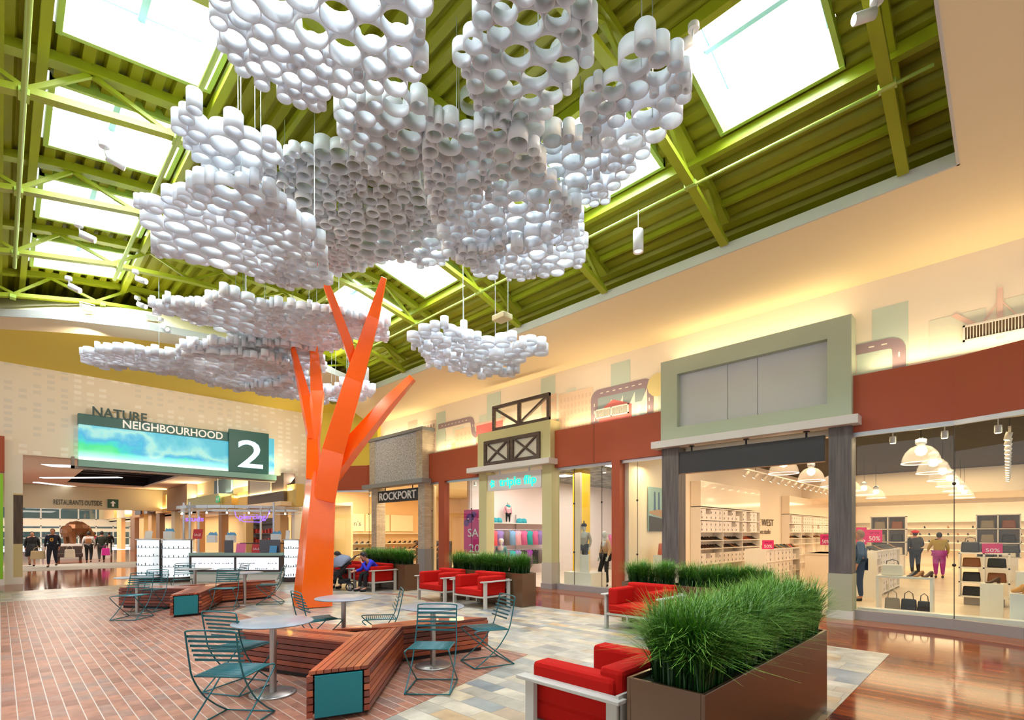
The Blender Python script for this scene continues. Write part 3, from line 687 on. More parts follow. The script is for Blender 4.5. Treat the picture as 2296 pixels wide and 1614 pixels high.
# ------------------------------------------------------------------ orange tree sculpture
def atd(u, v, d): return Vector((0, 0, 1.65))+_ray(u, v)*d
m_or = mat('orange_lacquer', (255, 104, 0), .2, coat=.5, spec=.5)
m_or2 = mat('orange_lacquer_branch', (255, 98, 0), .2, coat=.5, spec=.5)
TC = Vector((4.95, 11.25, 0))
def limb(name, pts, m, n=4, ph=.35):
    """pts: (centre, width, depth) ; faceted tapering limb"""
    c = MB(); rings = []
    for i, (p, w_, dd) in enumerate(pts):
        d = (pts[min(i+1, len(pts)-1)][0]-pts[max(i-1, 0)][0]).normalized()
        if i == 0 and name == 'trunk': d = Vector((0, 0, 1))
        r = d.cross(_F).normalized(); u = r.cross(d).normalized()
        rings.append([tuple(p+r*cos(2*pi*k/n+ph)*w_/1.5+u*sin(2*pi*k/n+ph)*dd/1.5) for k in range(n)])
    for a, d in zip(rings, rings[1:]):
        c.add(a+d, [(i, (i+1) % n, n+(i+1) % n, n+i) for i in range(n)])
    c.add(rings[0], [tuple(reversed(range(n)))]); c.add(rings[-1], [tuple(range(n))])
    return c.obj(name, m, tree, TC, bevel=.008)
tree = thing('tree_sculpture', 'tall glossy orange faceted steel tree with bare forked branches', 'sculpture', TC)
limb('trunk', [(atd(700, 1358, 11.3), .74, .6), (atd(719, 1085, 11.3), .56, .5), (atd(722, 1060, 11.3), .50, .45)], m_or, 4, .2)
limb('branch', [(atd(727, 1120, 11.25), .50, .42), (atd(748, 1010, 11.15), .50, .42), (atd(795, 850, 10.8), .40, .34), (atd(838, 710, 10.4), .25, .22), (atd(861, 622, 10.1), .11, .11)], m_or2, 4, .5)
limb('branch', [(atd(740, 1070, 11.35), .34, .34), (atd(790, 1000, 11.3), .36, .32), (atd(870, 905, 11.25), .26, .24), (atd(925, 847, 11.2), .15, .15)], m_or2, 4, .9)
limb('branch', [(atd(797, 830, 10.85), .16, .16), (atd(780, 770, 10.5), .20, .18), (atd(740, 660, 9.7), .15, .14), (atd(712, 590, 9.2), .11, .10), (atd(694, 540, 8.8), .05, .05)], m_or2, 4, .4)
limb('branch', [(atd(704, 1075, 11.35), .30, .32), (atd(703, 985, 11.4), .25, .27), (atd(712, 880, 11.5), .30, .24), (atd(704, 773, 11.7), .17, .16)], m_or, 4, .6)
limb('branch', [(atd(700, 985, 11.35), .20, .2), (atd(684, 890, 11.4), .22, .2), (atd(655, 776, 11.5), .10, .1)], m_or2, 4, .2)
# ------------------------------------------------------------------ clouds of white tubes
m_tube, _nt, _b = nodes('white_tube_plastic')     # thin white plastic lets some light through
_b.inputs['Base Color'].default_value = srgb((250, 252, 253)); _b.inputs['Roughness'].default_value = .3
_t = _nt.nodes.new('ShaderNodeBsdfTranslucent'); _t.inputs[0].default_value = srgb((246, 250, 255)); _m = _nt.nodes.new('ShaderNodeMixShader'); _m.inputs[0].default_value = .5
_nt.links.new(_b.outputs[0], _m.inputs[1]); _nt.links.new(_t.outputs[0], _m.inputs[2]); _nt.links.new(_m.outputs[0], _nt.nodes['Material Output'].inputs[0])
m_cable = mat('steel_cable', (190, 196, 196), .4, .6)
RAD = [.155, .125, .10, .078, .05]
def tube_mesh(r, L, n=20):
    c = MB(); t_ = .006 if r > .06 else .004
    c.lathe([(r, 0), (r, L), (r-t_, L), (r-t_, 0)], n=n, closed=True); return c
TM = {}
for r in RAD:
    for L in (.15, .21):
        me = tube_mesh(r, L).obj('tube', m_tube); TM[(r, L)] = me.data; bpy.data.objects.remove(me)
def inside(p, poly):
    c = False
    for (x0, y0), (x1, y1) in zip(poly, poly[1:]+poly[:1]):
        if (y0 > p[1]) != (y1 > p[1]) and p[0] < (x1-x0)*(p[1]-y0)/(y1-y0)+x0: c = not c
    return c
def pack(poly, rnd, big):
    """tight random packing: most tubes touch two others"""
    x0, x1 = min(p[0] for p in poly), max(p[0] for p in poly); y0, y1 = min(p[1] for p in poly), max(p[1] for p in poly)
    A = abs(sum(a[0]*b_[1]-b_[0]*a[1] for a, b_ in zip(poly, poly[1:]+poly[:1])))/2
    cs = []; grid = {}
    def near(x, y):
        gx, gy = int(x/.34), int(y/.34)
        return [q for i in (-1, 0, 1) for j in (-1, 0, 1) for q in grid.get((gx+i, gy+j), ())]
    def put(x, y, r):
        if not inside((x, y), poly): return False
        for (a, b_, c_) in near(x, y):
            if (a-x)**2+(b_-y)**2 < (r+c_-.0005)**2: return False
        q_ = (x, y, r); cs.append(q_); grid.setdefault((int(x/.34), int(y/.34)), []).append(q_); return True
    for r, cap, tries in ((RAD[0], 2.2*big, 40), (RAD[1], 4*big, 120), (RAD[2], 9, 500), (RAD[3], 12, 900), (RAD[4], 16, 1300)):
        got = 0
        for _ in range(int(tries*A)+60):
            if got >= cap*A: break
            if cs and rnd.random() < .9:
                a = rnd.choice(cs); nb = [q for q in near(a[0], a[1]) if q is not a and math.dist(q[:2], a[:2]) < a[2]+q[2]+2*r]
                if not nb: th = rnd.random()*2*pi; d = r+a[2]+.001; x, y = a[0]+d*cos(th), a[1]+d*sin(th)
                else:
                    b_ = rnd.choice(nb); R1, R2, d = a[2]+r+.001, b_[2]+r+.001, math.dist(a[:2], b_[:2])
                    u = (R1*R1-R2*R2+d*d)/(2*d); h2 = R1*R1-u*u
                    if h2 < 0: continue
                    h = math.sqrt(h2)*rnd.choice((-1, 1)); ex, ey = (b_[0]-a[0])/d, (b_[1]-a[1])/d; x, y = a[0]+ex*u-ey*h, a[1]+ey*u+ex*h
            else: x, y = rnd.uniform(x0, x1), rnd.uniform(y0, y1)
            if put(x, y, r): got += 1
    return cs
CL = [
 ('largest high cloud of white tubes, near corner of the roof above the skylights', 6.35, 1.2, [(487, -160), (487, 110), (520, 170), (600, 210), (690, 262), (745, 225), (800, 190), (945, 175), (948, -160)]),
 ('small cloud of tubes hanging between the two biggest near clouds', 6.55, 1.2, [(770, 215), (950, 205), (958, 330), (1000, 400), (880, 420), (770, 330)]),
 ('narrow cloud of tubes beside the second left skylight', 6.2, 1.2, [(390, 245), (440, 235), (455, 290), (540, 275), (612, 320), (605, 372), (500, 385), (430, 345)]),
 ('wide greyish cloud of tubes behind the tip of the orange branch', 6.82, .8, [(560, 370), (640, 350), (770, 345), (960, 420), (1060, 560), (960, 600), (880, 585), (820, 612), (740, 630), (690, 570), (600, 470)]),
 ('bright cloud of tubes left of the highest branch tip', 5.65, 1., [(300, 460), (400, 455), (440, 410), (500, 420), (600, 440), (650, 500), (730, 570), (735, 645), (640, 650), (540, 620), (480, 595), (345, 570), (352, 520)]),
 ('cloud of long tubes nearest the storefront side skylight, upper part', 6.45, 1.4, [(1025, 150), (1045, 80), (1090, -30), (1240, -40), (1325, 90), (1332, 150), (1290, 190), (1200, 290), (1110, 290), (1060, 220)]),
 ('cloud of tubes overlapping the corner of the biggest skylight', 6.15, 1.3, [(1395, 190), (1430, 110), (1500, 150), (1548, 175), (1530, 250), (1480, 310), (1400, 345), (1310, 335), (1330, 220)]),
 ('cloud of tubes in front of the second storefront side skylight', 6.6, 1., [(1180, 300), (1330, 300), (1470, 335), (1400, 380), (1372, 450), (1300, 458), (1250, 430), (1180, 380)]),
 ('broad central cloud of tubes right of the hanging cable', 6.3, 1.1, [(958, 280), (1040, 320), (1100, 290), (1200, 330), (1240, 420), (1295, 470), (1250, 540), (1180, 560), (1060, 590), (1000, 560), (958, 450)]),
 ('bluish white cloud of small tubes above the mural soffit', 6.1, .6, [(1030, 575), (1200, 540), (1297, 505), (1312, 600), (1260, 622), (1165, 640), (1080, 632), (1030, 602)]),
 ('little cloud of tubes hidden high between the near clouds', 7.0, .2, [(1030, 235), (1080, 225), (1115, 235), (1110, 258), (1035, 258)]),
 ('flat cloud of tubes behind the fork of the orange tree', 6.0, .7, [(338, 690), (400, 680), (450, 690), (500, 665), (600, 690), (760, 700), (870, 745), (868, 775), (800, 770), (740, 790), (640, 775), (560, 765), (450, 738), (350, 710)]),
 ('lowest cloud of tubes at the far left before the mustard ceiling', 5.5, .8, [(186, 790), (260, 780), (330, 800), (480, 800), (600, 800), (690, 850), (640, 868), (540, 878), (400, 852), (300, 838), (230, 832), (190, 812)]),
 ('thin bright cloud of tubes above the lowest cloud', 5.75, .5, [(408, 770), (480, 765), (560, 775), (650, 785), (720, 800), (730, 830), (640, 820), (540, 800), (420, 785)]),
 ('cloud of tubes behind the left pair of orange branches', 5.3, .5, [(552, 870), (620, 865), (700, 868), (742, 880), (735, 900), (660, 900), (580, 895)]),
 ('small cloud of tubes right behind the main orange branch', 5.2, .5, [(735, 880), (790, 875), (838, 880), (835, 897), (790, 912), (750, 915), (733, 900)]),
 ('cloud of tubes in front of the mural right of the orange tree', 5.3, 1.2, [(925, 765), (990, 760), (1050, 780), (1100, 790), (1160, 785), (1222, 790), (1218, 810), (1165, 815), (1155, 850), (1080, 845), (1010, 840), (958, 830), (955, 800), (925, 785)]),
]
rnd = random.Random(11)
for ci, (lab, z, big, px) in enumerate(CL):
    poly = [tuple(atz(u, v, z)[:2]) for u, v in px]
    cx = sum(p[0] for p in poly)/len(poly); cy = sum(p[1] for p in poly)/len(poly)
    t = thing('tube_cloud', lab, 'hanging decoration', (cx, cy, z), group='clouds of white tubes hung from the roof')
    cs = pack(poly, rnd, big)
    ph = rnd.random()*6
    full = []
    for (x, y, r) in cs:
        L = .21 if rnd.random() < .5 else .15
        amp = 1; dz = (rnd.random()*.2 if ci == len(CL)-1 else rnd.random()*.14 if ci in (15, 9, 7) else 0)+.05*amp*sin(x*1.9+ph)+.05*amp*cos(y*2.3+ph)+rnd.choice((0, 0, 0, .03, -.03, .07))*(1 if r < .11 else .6)
        full.append((r/math.dist((x, y, z), (0, 0, 1.65)), x-cx, y-cy, dz, r, L))
    full.sort(reverse=True)
    for q in full[:100]:
        o = bpy.data.objects.new('tube', TM[(q[4], q[5])]); COL.objects.link(o); o.parent = t; o.location = q[1:4]
    if full[100:]:
        c = MB(); c.smooth = True
        for q in full[100:]: c.lathe([(q[4], 0), (q[4], q[5]), (q[4]-.005, q[5]), (q[4]-.005, 0)], q[1], q[2], q[3], n=16, closed=True)
        o = c.obj('small_tubes', m_tube, t); o['kind'] = 'stuff'
    bigs = full[:40:10] if len(full) > 40 else full[:2]
    for q in bigs:
        x, y = q[1]+cx, q[2]+cy; zt = zdeck(x)-.14 if y < 13.9 else 6.46
        MB().cyl(q[1]+q[4]*.96, q[2], q[3]+.1, zt-z, .006, 6).obj('cable', m_cable, t)
# ------------------------------------------------------------------ roof spots and pendants
m_lampw = mat('white_lamp_housing', (230, 232, 232), .4)
m_bulb = emis('lamp_glow', (255, 226, 180), 12)
def roof_spot(lab, x, y, z, tgt, pw=60, ang=45, show=True):
    t = thing('spot_lamp', lab, 'spotlight', (x, y, z), group='white spotlights on the roof trusses')
    d = (Vector(tgt)-Vector((x, y, z))).normalized(); a = d*.02; e = d*.22
    MB().cyl(0, 0, .10, .16, .06, 12).obj('mount', m_lampw, t)
    MB().tube([(0, 0, .12), tuple(a)], .012, 6).obj('bracket', m_lampw, t)
    MB().tube([tuple(a), tuple(e)], .055, 14).obj('housing', m_lampw, t)
    MB().tube([tuple(e*1.001), tuple(e*1.03)], .045, 12).obj('lens', m_bulb, t)
    if pw: spot('spot_light', Vector((x, y, z))+e*1.1, tgt, pw, ang)
ck = [(.95, TY[3], 'on the truss below the second left skylight', (4, 8.5, 6)), (.9, TY[4], 'on the truss below the third left skylight', (4, 10, 5.6)), (.95, TY[5], 'on the truss below the fourth left skylight', (3, 12, 5.4)),
      (2.15, TY[3]-.3, 'beside the corner of the first left skylight', (3.6, 7, 6)), (2.0, TY[4]-.4, 'beside the corner of the second left skylight', (3, 9, 6)), (1.95, TY[5]-.5, 'beside the corner of the third left skylight', (4, 11, 6)), (2.2, TY[5]+.9, 'beside the corner of the fourth left skylight', (4, 12, 5.8)),
      (2.7, TY[5]+1.2, 'under the first truss beside the cables', (5, 11, 4)), (5.9, TY[5]-1.3, 'inside the fork of the two upper branches', (6, 11, 5)), (6.9, TY[1]-2.3, 'at the right edge of the biggest skylight, switched on', (4.2, 4.6, 6.3)), (7.0, TY[0]-.05, 'on the nearest truss in the corner of the roof, switched on', (4.4, 3.5, 6.3))]
for x, y, s_, tg in ck:
    zz = min(zdeck(x)-.95, 6.75) if s_.startswith(('on the truss', 'under')) else (7.0 if x < 4 else (7.35 if 'edge' in s_ else 7.1))
    if 'switched' in s_:
        q = atd(1555, 88, 5.5) if 'edge' in s_ else atd(1966, 28, 5.15); roof_spot('white roof spotlight '+s_, q.x, q.y, q.z, tg, 90, 60)
    else: roof_spot('white roof spotlight '+s_, x, y, zz-.12, tg, 130, 65)
for lab, u, v, d in (('in the storefront side bay, alone in front of the ribs', 1431, 565, 8.35), ('above the cloud right of the orange tree', 1040, 755, 11.4), ('right behind the main orange branch', 820, 855, 13.6)):
    p = atd(u, v, d); t = thing('pendant_lamp', 'white cylinder pendant lamp '+lab, 'pendant lamp', p, group='cylinder pendants along the green pipe')
    c = MB(); c.lathe([(0, .36), (.08, .36), (.085, .34), (.085, 0), (.075, 0), (.07, .03), (0, .05)], n=20); c.obj('shade', m_lampw, t)
    MB().cyl(0, 0, .02, .045, .06, 14).obj('lens', emis('warm_lens', (255, 214, 190), 3), t)
    MB().cyl(0, 0, .36, min(7.0, zdeck(p.x)-.1)-p.z, .006, 6).obj('rod', m_lampw, t)
for u, v, d, s_ in ((196, 690, 11.6, 'left'), (338, 712, 12.1, 'right')):
    p = atd(u, v, d); t = thing('flood_lamp', 'boxy white floodlight hanging over the soffit edge, %s' % ('nearer the hoarding' if s_ == 'left' else 'nearer the orange tree'), 'floodlight', p, group='floodlights over the curved soffit')
    c = MB(); c.add([(-.09, -.06, -.08), (.09, -.06, -.08), (.09, .06, -.08), (-.09, .06, -.08), (-.12, -.08, .04), (.12, -.08, .04), (.12, .08, .04), (-.12, .08, .04)], [(0, 3, 2, 1), (4, 5, 6, 7), (0, 1, 5, 4), (1, 2, 6, 5), (2, 3, 7, 6), (3, 0, 4, 7)]); c.obj('housing', m_lampw, t, bevel=.01)
    MB().tube([(-.13, 0, -.02), (-.13, 0, .1), (.13, 0, .1), (.13, 0, -.02)], .01, 6).obj('bracket', m_lampw, t)
p = atd(1126, 712, 9.4); t = thing('junction_box', 'cream junction box fixed under a green truss', 'box', p); MB().box(-.12, -.16, -.05, .12, .16, .05).obj('cover', mat('cream_box', (226, 218, 170), .5), t, bevel=.015); MB().cyl(0, 0, .05, .12, .03, 8).obj('bracket', m_steel, t)
# ------------------------------------------------------------------ teal wire chairs
m_wire = mat('teal_enamel', (0, 92, 98), .35, coat=.15)
def make_chair():
    t = thing('wire_chair', '', 'chair', (0, 0, 0))
    w2 = .23
    def arc(P, n=4):   # round a polyline a little
        for _ in range(2):
            Q = [P[0]]
            for a, d in zip(P, P[1:]):
                a, d = Vector(a), Vector(d); Q += [a*.8+d*.2, a*.2+d*.8]
            P = Q+[P[-1]]
        return P
    for s in (-1, 1):
        c = MB(); x = s*w2
        c.tube(arc([(x*.95, -.29, .84), (x*.95, -.25, .62), (x, -.20, .44), (x, -.06, .24), (x, .12, .10), (x, .26, .012)]), .0075, 7)
        c.tube(arc([(x*.92, -.19, .445), (x*.92, .22, .455), (x, .27, .44), (x, .22, .39), (x, .02, .22), (x, -.27, .012)]), .0075, 7)
        c.tube([(x, -.27, .012), (x, .26, .012)], .0075, 7)
        c.obj('side_frame', m_wire, t)
    c = MB()
    for i in range(7):
        z = .84-.043*i; y = -.29+.0215*i*.9; rr = .0075 if i == 0 else .006
        if i == 0: c.tube(arc([(-w2*.95, y+.004, z-.03), (-w2*.95, y, z+.01), (w2*.95, y, z+.01), (w2*.95, y+.004, z-.03)]), .0075, 7)
        else: c.beam((-w2*.95, y, z), (w2*.95, y, z), .006, .02)
    c.obj('backrest', m_wire, t)
    c = MB()
    for i in range(15): y = -.19+.028*i; c.tube([(-w2*.92, y, .447+.0006*i), (w2*.92, y, .447+.0006*i)], .0075, 6)
    c.obj('seat', m_wire, t)
    for y in (-.27, .26): MB().tube([(-w2, y, .012), (w2, y, .012)], .0075, 7).obj('stretcher', m_wire, t)
    return t
chair = make_chair(); chair['label'] = 'teal wire chair nearest the left front, facing the front steel table'
CH = [(1.42, 4.80, -50, None), (1.80, 5.80, -62, 'teal wire chair partly hidden behind the nearest left chair'),
      (3.10, 6.85, -95, 'teal wire chair in front of the orange trunk, seen side on'), (3.80, 6.35, 62, 'teal wire chair facing left behind the wooden bench, before the red armchairs'),
      (3.22, 4.36, 132, 'teal wire chair facing the camera right of the nearest wooden bench arm'), (4.32, 4.70, 72, 'teal wire chair at the right end of the near wooden bench'),
      (1.78, 12.0, 138, 'teal wire chair facing forward left of the far bench, beside a table leg'), (2.22, 12.95, 140, 'teal wire chair behind the leftmost far table'),
      (3.40, 12.05, 150, 'teal wire chair in front of the far bench'), (4.42, 12.25, 60, 'teal wire chair between the far bench and the orange trunk'),
      (3.30, 15.1, 160, 'teal wire chair before the left kiosk showcase'), (4.25, 14.3, 45, 'small looking teal wire chair seen edge on before the kiosk counter')]
for i, (x, y, a, lab) in enumerate(CH):
    if i == 0: chair.location = (x, y, .008); chair.rotation_euler = (0, 0, R(a)); chair['group'] = 'teal wire chairs'
    else: dup(chair, (x, y, .008), R(a), lab, 'teal wire chairs')
# ------------------------------------------------------------------ round steel tables
m_ttop = mat('satin_table_top', (136, 141, 148), .28, .0); m_post = mat('satin_steel', (176, 172, 166), .3, .85)
def make_table():
    t = thing('round_table', '', 'table', (0, 0, 0), 0, 'round steel cafe tables')
    MB().lathe([(0, .725), (.375, .725), (.387, .731), (.387, .736), (.38, .741), (0, .741)], n=40).obj('table_top', m_ttop, t)
    MB().cyl(0, 0, .02, .725, .034, 20).obj('post', m_post, t)
    MB().lathe([(0, .0), (.225, .0), (.225, .012), (.215, .02), (0, .022)], n=36).obj('base_plate', m_post, t)
    c = MB()
    for k in range(4): MB().cyl(.19*cos(pi/4+k*pi/2), .19*sin(pi/4+k*pi/2), .02, .034, .008, 8).obj('bolt', m_post, t)
    return t
tb = make_table()
for i, (x, y, lab) in enumerate([(1.96, 5.36, 'round steel table nearest the camera, beside two chairs'), (3.38, 6.64, 'round steel table behind the near bench, left of the facing chair pair'), (3.75, 5.06, 'round steel table behind the chair that faces the camera'),
        (1.98, 12.78, 'round steel table at the left end of the far bench'), (3.95, 12.52, 'round steel table in front of the far bench by the orange trunk'), (3.46, 14.66, 'round steel table before the left kiosk showcase')]):
    if i == 0: tb.location = (x, y, .007); tb['label'] = lab
    else: dup(tb, (x, y, .007), 0, lab)
# ------------------------------------------------------------------ three-armed timber benches
def bench_wood():
    m, nt, bb = nodes('ipe_slats'); g = NG(nt)
    tc = nt.nodes.new('ShaderNodeTexCoord')
    at = nt.nodes.new('ShaderNodeAttribute'); at.attribute_name = 'tone'; at.attribute_type = 'GEOMETRY'
    f = g.noise(9, None, 6); f = g.math('ADD', g.math('MULTIPLY', f, .35), g.math('MULTIPLY', at.outputs['Fac'], .65))
    c = g.ramp(f, [(.15, (92, 36, 22)), (.45, (134, 58, 34)), (.7, (164, 80, 46)), (.95, (186, 104, 62))]); nt.links.new(c, bb.inputs['Base Color'])
    bb.inputs['Roughness'].default_value = .35; bb.inputs['Coat Weight'].default_value = .3; return m
m_ipe = bench_wood(); m_tealp = mat('teal_bench_end', (0, 112, 120), .45, noise=.05, nscale=20); m_under = mat('bench_plinth', (38, 26, 22), .7)
def tone(o, per=6, seed=1):
    me = o.data; r = random.Random(seed); a = me.attributes.new('tone', 'FLOAT', 'POINT'); n = len(me.vertices); v = []
    for i in range(0, n, 8): q = r.random(); v += [q]*min(8, n-i)
    a.data.foreach_set('value', v); return o
ARMS = [[(1.86, 4.29), (2.33, 4.12), (3.60, 5.50), (3.02, 5.60)], [(4.83, 5.24), (4.55, 5.74), (2.90, 5.98), (3.60, 5.50)], [(2.45, 6.85), (2.05, 6.70), (2.64, 5.16), (3.02, 5.60)]]
def make_bench(lab):
    BO = Vector((3.05, 5.6, 0)); t = thing('timber_bench', lab, 'bench', BO, 0, 'three armed timber benches')
    for ai, A in enumerate(ARMS):
        e0, e1, j1, j0 = [Vector((p[0], p[1], 0)) for p in A]          # end pair, junction pair
        c = MB(); N = 8
        for i in range(N):                                              # slats along the arm
            f0, f1 = (i+.06)/N, (i+.94)/N
            a, b_, c_, d_ = e0.lerp(e1, f0), e0.lerp(e1, f1), j0.lerp(j1, f1), j0.lerp(j1, f0)
            if ai == 1: a, b_, c_, d_ = e0.lerp(e1, f0), e0.lerp(e1, f1), j1.lerp(j0, f1), j1.lerp(j0, f0)
            if ai == 1: c_, d_ = Vector((3.60, 5.50, 0)).lerp(Vector((2.90, 5.98, 0)), f1), Vector((3.60, 5.50, 0)).lerp(Vector((2.90, 5.98, 0)), f0)
            z = .45-.0015*ai
            P = [(q.x, q.y) for q in (a, b_, c_, d_)]
            ar = sum(p[0]*q[1]-q[0]*p[1] for p, q in zip(P, P[1:]+P[:1]))
            c.prism(P if ar > 0 else P[::-1], z-.03, z)
        tone(c.obj('top_slats', m_ipe, t, BO), seed=ai)
        cc = (e0+e1+j0+j1)/4; c = MB()
        sides = [(e0, j0 if ai != 1 else Vector((3.60, 5.50, 0))), (e1, j1 if ai != 1 else Vector((2.90, 5.98, 0)))]
        if ai: sides.append((e0, e1))
        for (p, q) in sides:
            for k in range(6):
                z = .05+.062*k; c.beam((p.x, p.y, z+.026), (q.x, q.y, z+.026), .03, .052)
        tone(c.obj('side_slats', m_ipe, t, BO), seed=ai+5)
        P = [tuple((cc+(q-cc)*.9)[:2]) for q in ((e0, e1, Vector((2.9, 5.98, 0)), Vector((3.6, 5.5, 0))) if ai == 1 else (e0, e1, j1, j0))]
        ar = sum(p[0]*q[1]-q[0]*p[1] for p, q in zip(P, P[1:]+P[:1]))
        MB().prism(P if ar > 0 else P[::-1], .0, .418).obj('plinth', m_under, t, BO)
        if ai == 0:
            u = (e1-e0).normalized(); n_ = Vector((u.y, -u.x, 0)); a, b_ = e0+u*.05+n_*.005, e1-u*.05+n_*.005
            MB().beam((a.x, a.y, .225), (b_.x, b_.y, .225), .03, .36).obj('end_panel', m_tealp, t, BO)
            for q in (e0+u*.01, e1-u*.01):
                c = MB()
                for k in range(6): z = .05+.062*k; c.beam((q.x+n_.x*.0, q.y, z+.026), (q.x+n_.x*.02, q.y+n_.y*.02, z+.026), .05, .05)
                tone(c.obj('end_slats', m_ipe, t, BO), seed=9)
    return t
bn = make_bench('dark red timber bench with a teal end, nearest the camera'); bn.location.z = .008
b2 = dup(bn, (3.05, 5.6, .008), 0, 'dark red timber bench with a teal end, in front of the kiosk')
off = Matrix.Rotation(R(16), 3, 'Z') @ (Vector((3.60, 5.50, 0))-Vector((3.05, 5.6, 0)))
b2.location = Vector((3.66, 13.2, .008))-off; b2.rotation_euler = (0, 0, R(16))
# ------------------------------------------------------------------ red armchairs
def fabric(name, c):
    m, nt, b = nodes(name); g = NG(nt); f = g.noise(160, None, 2); cc = g.mix(f, tuple(int(x*.86) for x in c), tuple(min(255, int(x*1.08)) for x in c)); nt.links.new(cc, b.inputs['Base Color'])
    b.inputs['Roughness'].default_value = .9; b.inputs['Specular IOR Level'].default_value = .2
    bp = nt.nodes.new('ShaderNodeBump'); bp.inputs['Strength'].default_value = .25; bp.inputs['Distance'].default_value = .004; nt.links.new(f, bp.inputs['Height']); nt.links.new(bp.outputs[0], b.inputs['Normal']); return m
m_redf = fabric('red_fabric', (176, 18, 8)); m_frame = mat('warm_grey_frame', (186, 182, 172), .4)
def make_sofa(lab):
    t = thing('armchair', lab, 'armchair', (0, 0, 0), 0, 'red cushioned armchairs with grey frames'); W = .52; D0, D1 = -.38, .40
    def cush(name, x0, y0, z0, x1, y1, z1):
        MB().box(x0, y0, z0, x1, y1, z1).obj(name, m_redf, t, bevel=.035)
    cush('seat_cushion', -W+.06, D0+.05, .27, W-.06, D1, .43)
    cush('back_cushion', -W+.08, D0+.01, .40, W-.08, D0+.20, .76)
    cush('side_cushion', -W+.05, D0+.06, .41, -W+.23, D1-.01, .70)
    cush('side_cushion', W-.23, D0+.06, .41, W-.05, D1-.01, .70)
    c = MB(); c.box(-W+.03, D0+.02, .235, W-.03, D1-.01, .27).obj('seat_frame', m_frame, t)
    for s in (-1, 1):
        MB().box(s*W-.05, D0-.04, .575, s*W+.05, D1+.06, .60).obj('armrest', m_frame, t, bevel=.004)
        for y in (D0+.03, D1-.05): MB().box(s*W-.022, y-.04, 0, s*W+.022, y+.04, .575).obj('leg', m_frame, t, bevel=.003)
    MB().box(-W, D0-.01, .40, W, D0+.012, .62).obj('back_rail', m_frame, t)
    return t
so = make_sofa('red armchair nearest the camera, against the big planter'); so.location = (3.24, 2.13, .006)
for x, y, rz, lab in ((7.74, 4.45, 90, 'red armchair half hidden behind the big planter grass'), (7.66, 8.52, 90, 'red armchair at the near end of the middle planter'), (7.66, 9.92, 90, 'red armchair at the far end of the middle planter'),
                      (7.66, 13.15, 90, 'red armchair with the woman in blue sitting on it'), (7.66, 14.5, 90, 'red armchair behind the pushchair and the seated women')):
    dup(so, (x, y, .006), R(rz), lab)
# ------------------------------------------------------------------ planters with ornamental grass
def brown():
    return mat('bronze_planter', (104, 76, 52), .28, .25, coat=.3, noise=.06, nscale=2)
m_pl = brown(); m_soil = mat('planter_moss', (28, 48, 18), .95, noise=.4, nscale=30)
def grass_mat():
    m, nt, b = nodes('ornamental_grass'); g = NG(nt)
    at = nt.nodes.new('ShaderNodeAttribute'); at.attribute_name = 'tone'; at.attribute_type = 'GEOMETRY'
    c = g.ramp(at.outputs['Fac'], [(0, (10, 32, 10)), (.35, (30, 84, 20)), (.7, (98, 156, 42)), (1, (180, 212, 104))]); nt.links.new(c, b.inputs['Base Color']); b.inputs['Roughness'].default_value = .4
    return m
m_grass = grass_mat()
def planter(lab, glab, x0, y0, x1, y1, nb, ht, seed, wdt=.004):
    cx, cy = (x0+x1)/2, (y0+y1)/2; t = thing('planter', lab, 'planter', (cx, cy, .004)); O = (cx, cy, .004)
    c = MB(); H = .75; w_ = .025
    c.box(x0, y0, .01, x1, y0+w_, H).box(x0, y1-w_, .01, x1, y1, H).box(x0, y0+w_, .01, x0+w_, y1-w_, H).box(x1-w_, y0+w_, .01, x1, y1-w_, H); c.obj('box', m_pl, t, O, bevel=.003)
    MB().box(x0+w_, y0+w_, .6, x1-w_, y1-w_, .72).obj('moss', m_soil, t, O)
    r = random.Random(seed); c = MB(); tn = []
    L = max(x1-x0, y1-y0); nclump = int(L/.11)*3; cl = []
    for i in range(nclump): cl.append((r.uniform(x0+.07, x1-.07), r.uniform(y0+.07, y1-.07)))
    for i in range(nb):
        bx, by = r.choice(cl); bx += r.gauss(0, .025); by += r.gauss(0, .025)
        bx = min(max(bx, x0+.04), x1-.04); by = min(max(by, y0+.04), y1-.04)
        a = r.random()*2*pi; h = ht*r.uniform(.55, 1.1); lean = r.uniform(.08, .34)*(1.35 if r.random() < .14 else 1)*(ht/.6)
        dx, dy = cos(a), sin(a); pts = []; k_ = 5
        for j in range(k_):
            s = j/(k_-1); q = lean*s**2.2*1.1; zz = .70+h*(s-.28*s**3*(lean/.2)**.7)
            pts.append((bx+dx*q, by+dy*q, zz))
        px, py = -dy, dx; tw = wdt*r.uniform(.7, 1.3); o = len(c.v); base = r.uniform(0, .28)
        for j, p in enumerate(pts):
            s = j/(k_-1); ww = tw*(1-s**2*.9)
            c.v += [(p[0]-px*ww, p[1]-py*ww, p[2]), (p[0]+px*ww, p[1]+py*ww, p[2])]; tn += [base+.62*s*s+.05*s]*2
        for j in range(k_-1): c.f.append([o+2*j, o+2*j+1, o+2*j+3, o+2*j+2]); c.mi.append(0); c.sm.append(True)
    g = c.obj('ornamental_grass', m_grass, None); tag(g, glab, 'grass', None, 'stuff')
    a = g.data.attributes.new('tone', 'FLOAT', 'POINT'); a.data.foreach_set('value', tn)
    return t
planter('long bronze planter box nearest the camera', 'tall green ornamental grass overflowing the nearest planter', 2.75, 1.2, 5.4, 1.7, 17000, .70, 1, .0042)
planter('bronze planter box behind the big one, before the shoe shop', 'dark green grass in the planter before the shoe shop', 8.15, 2.5, 8.6, 5.15, 9000, .56, 2, .004)
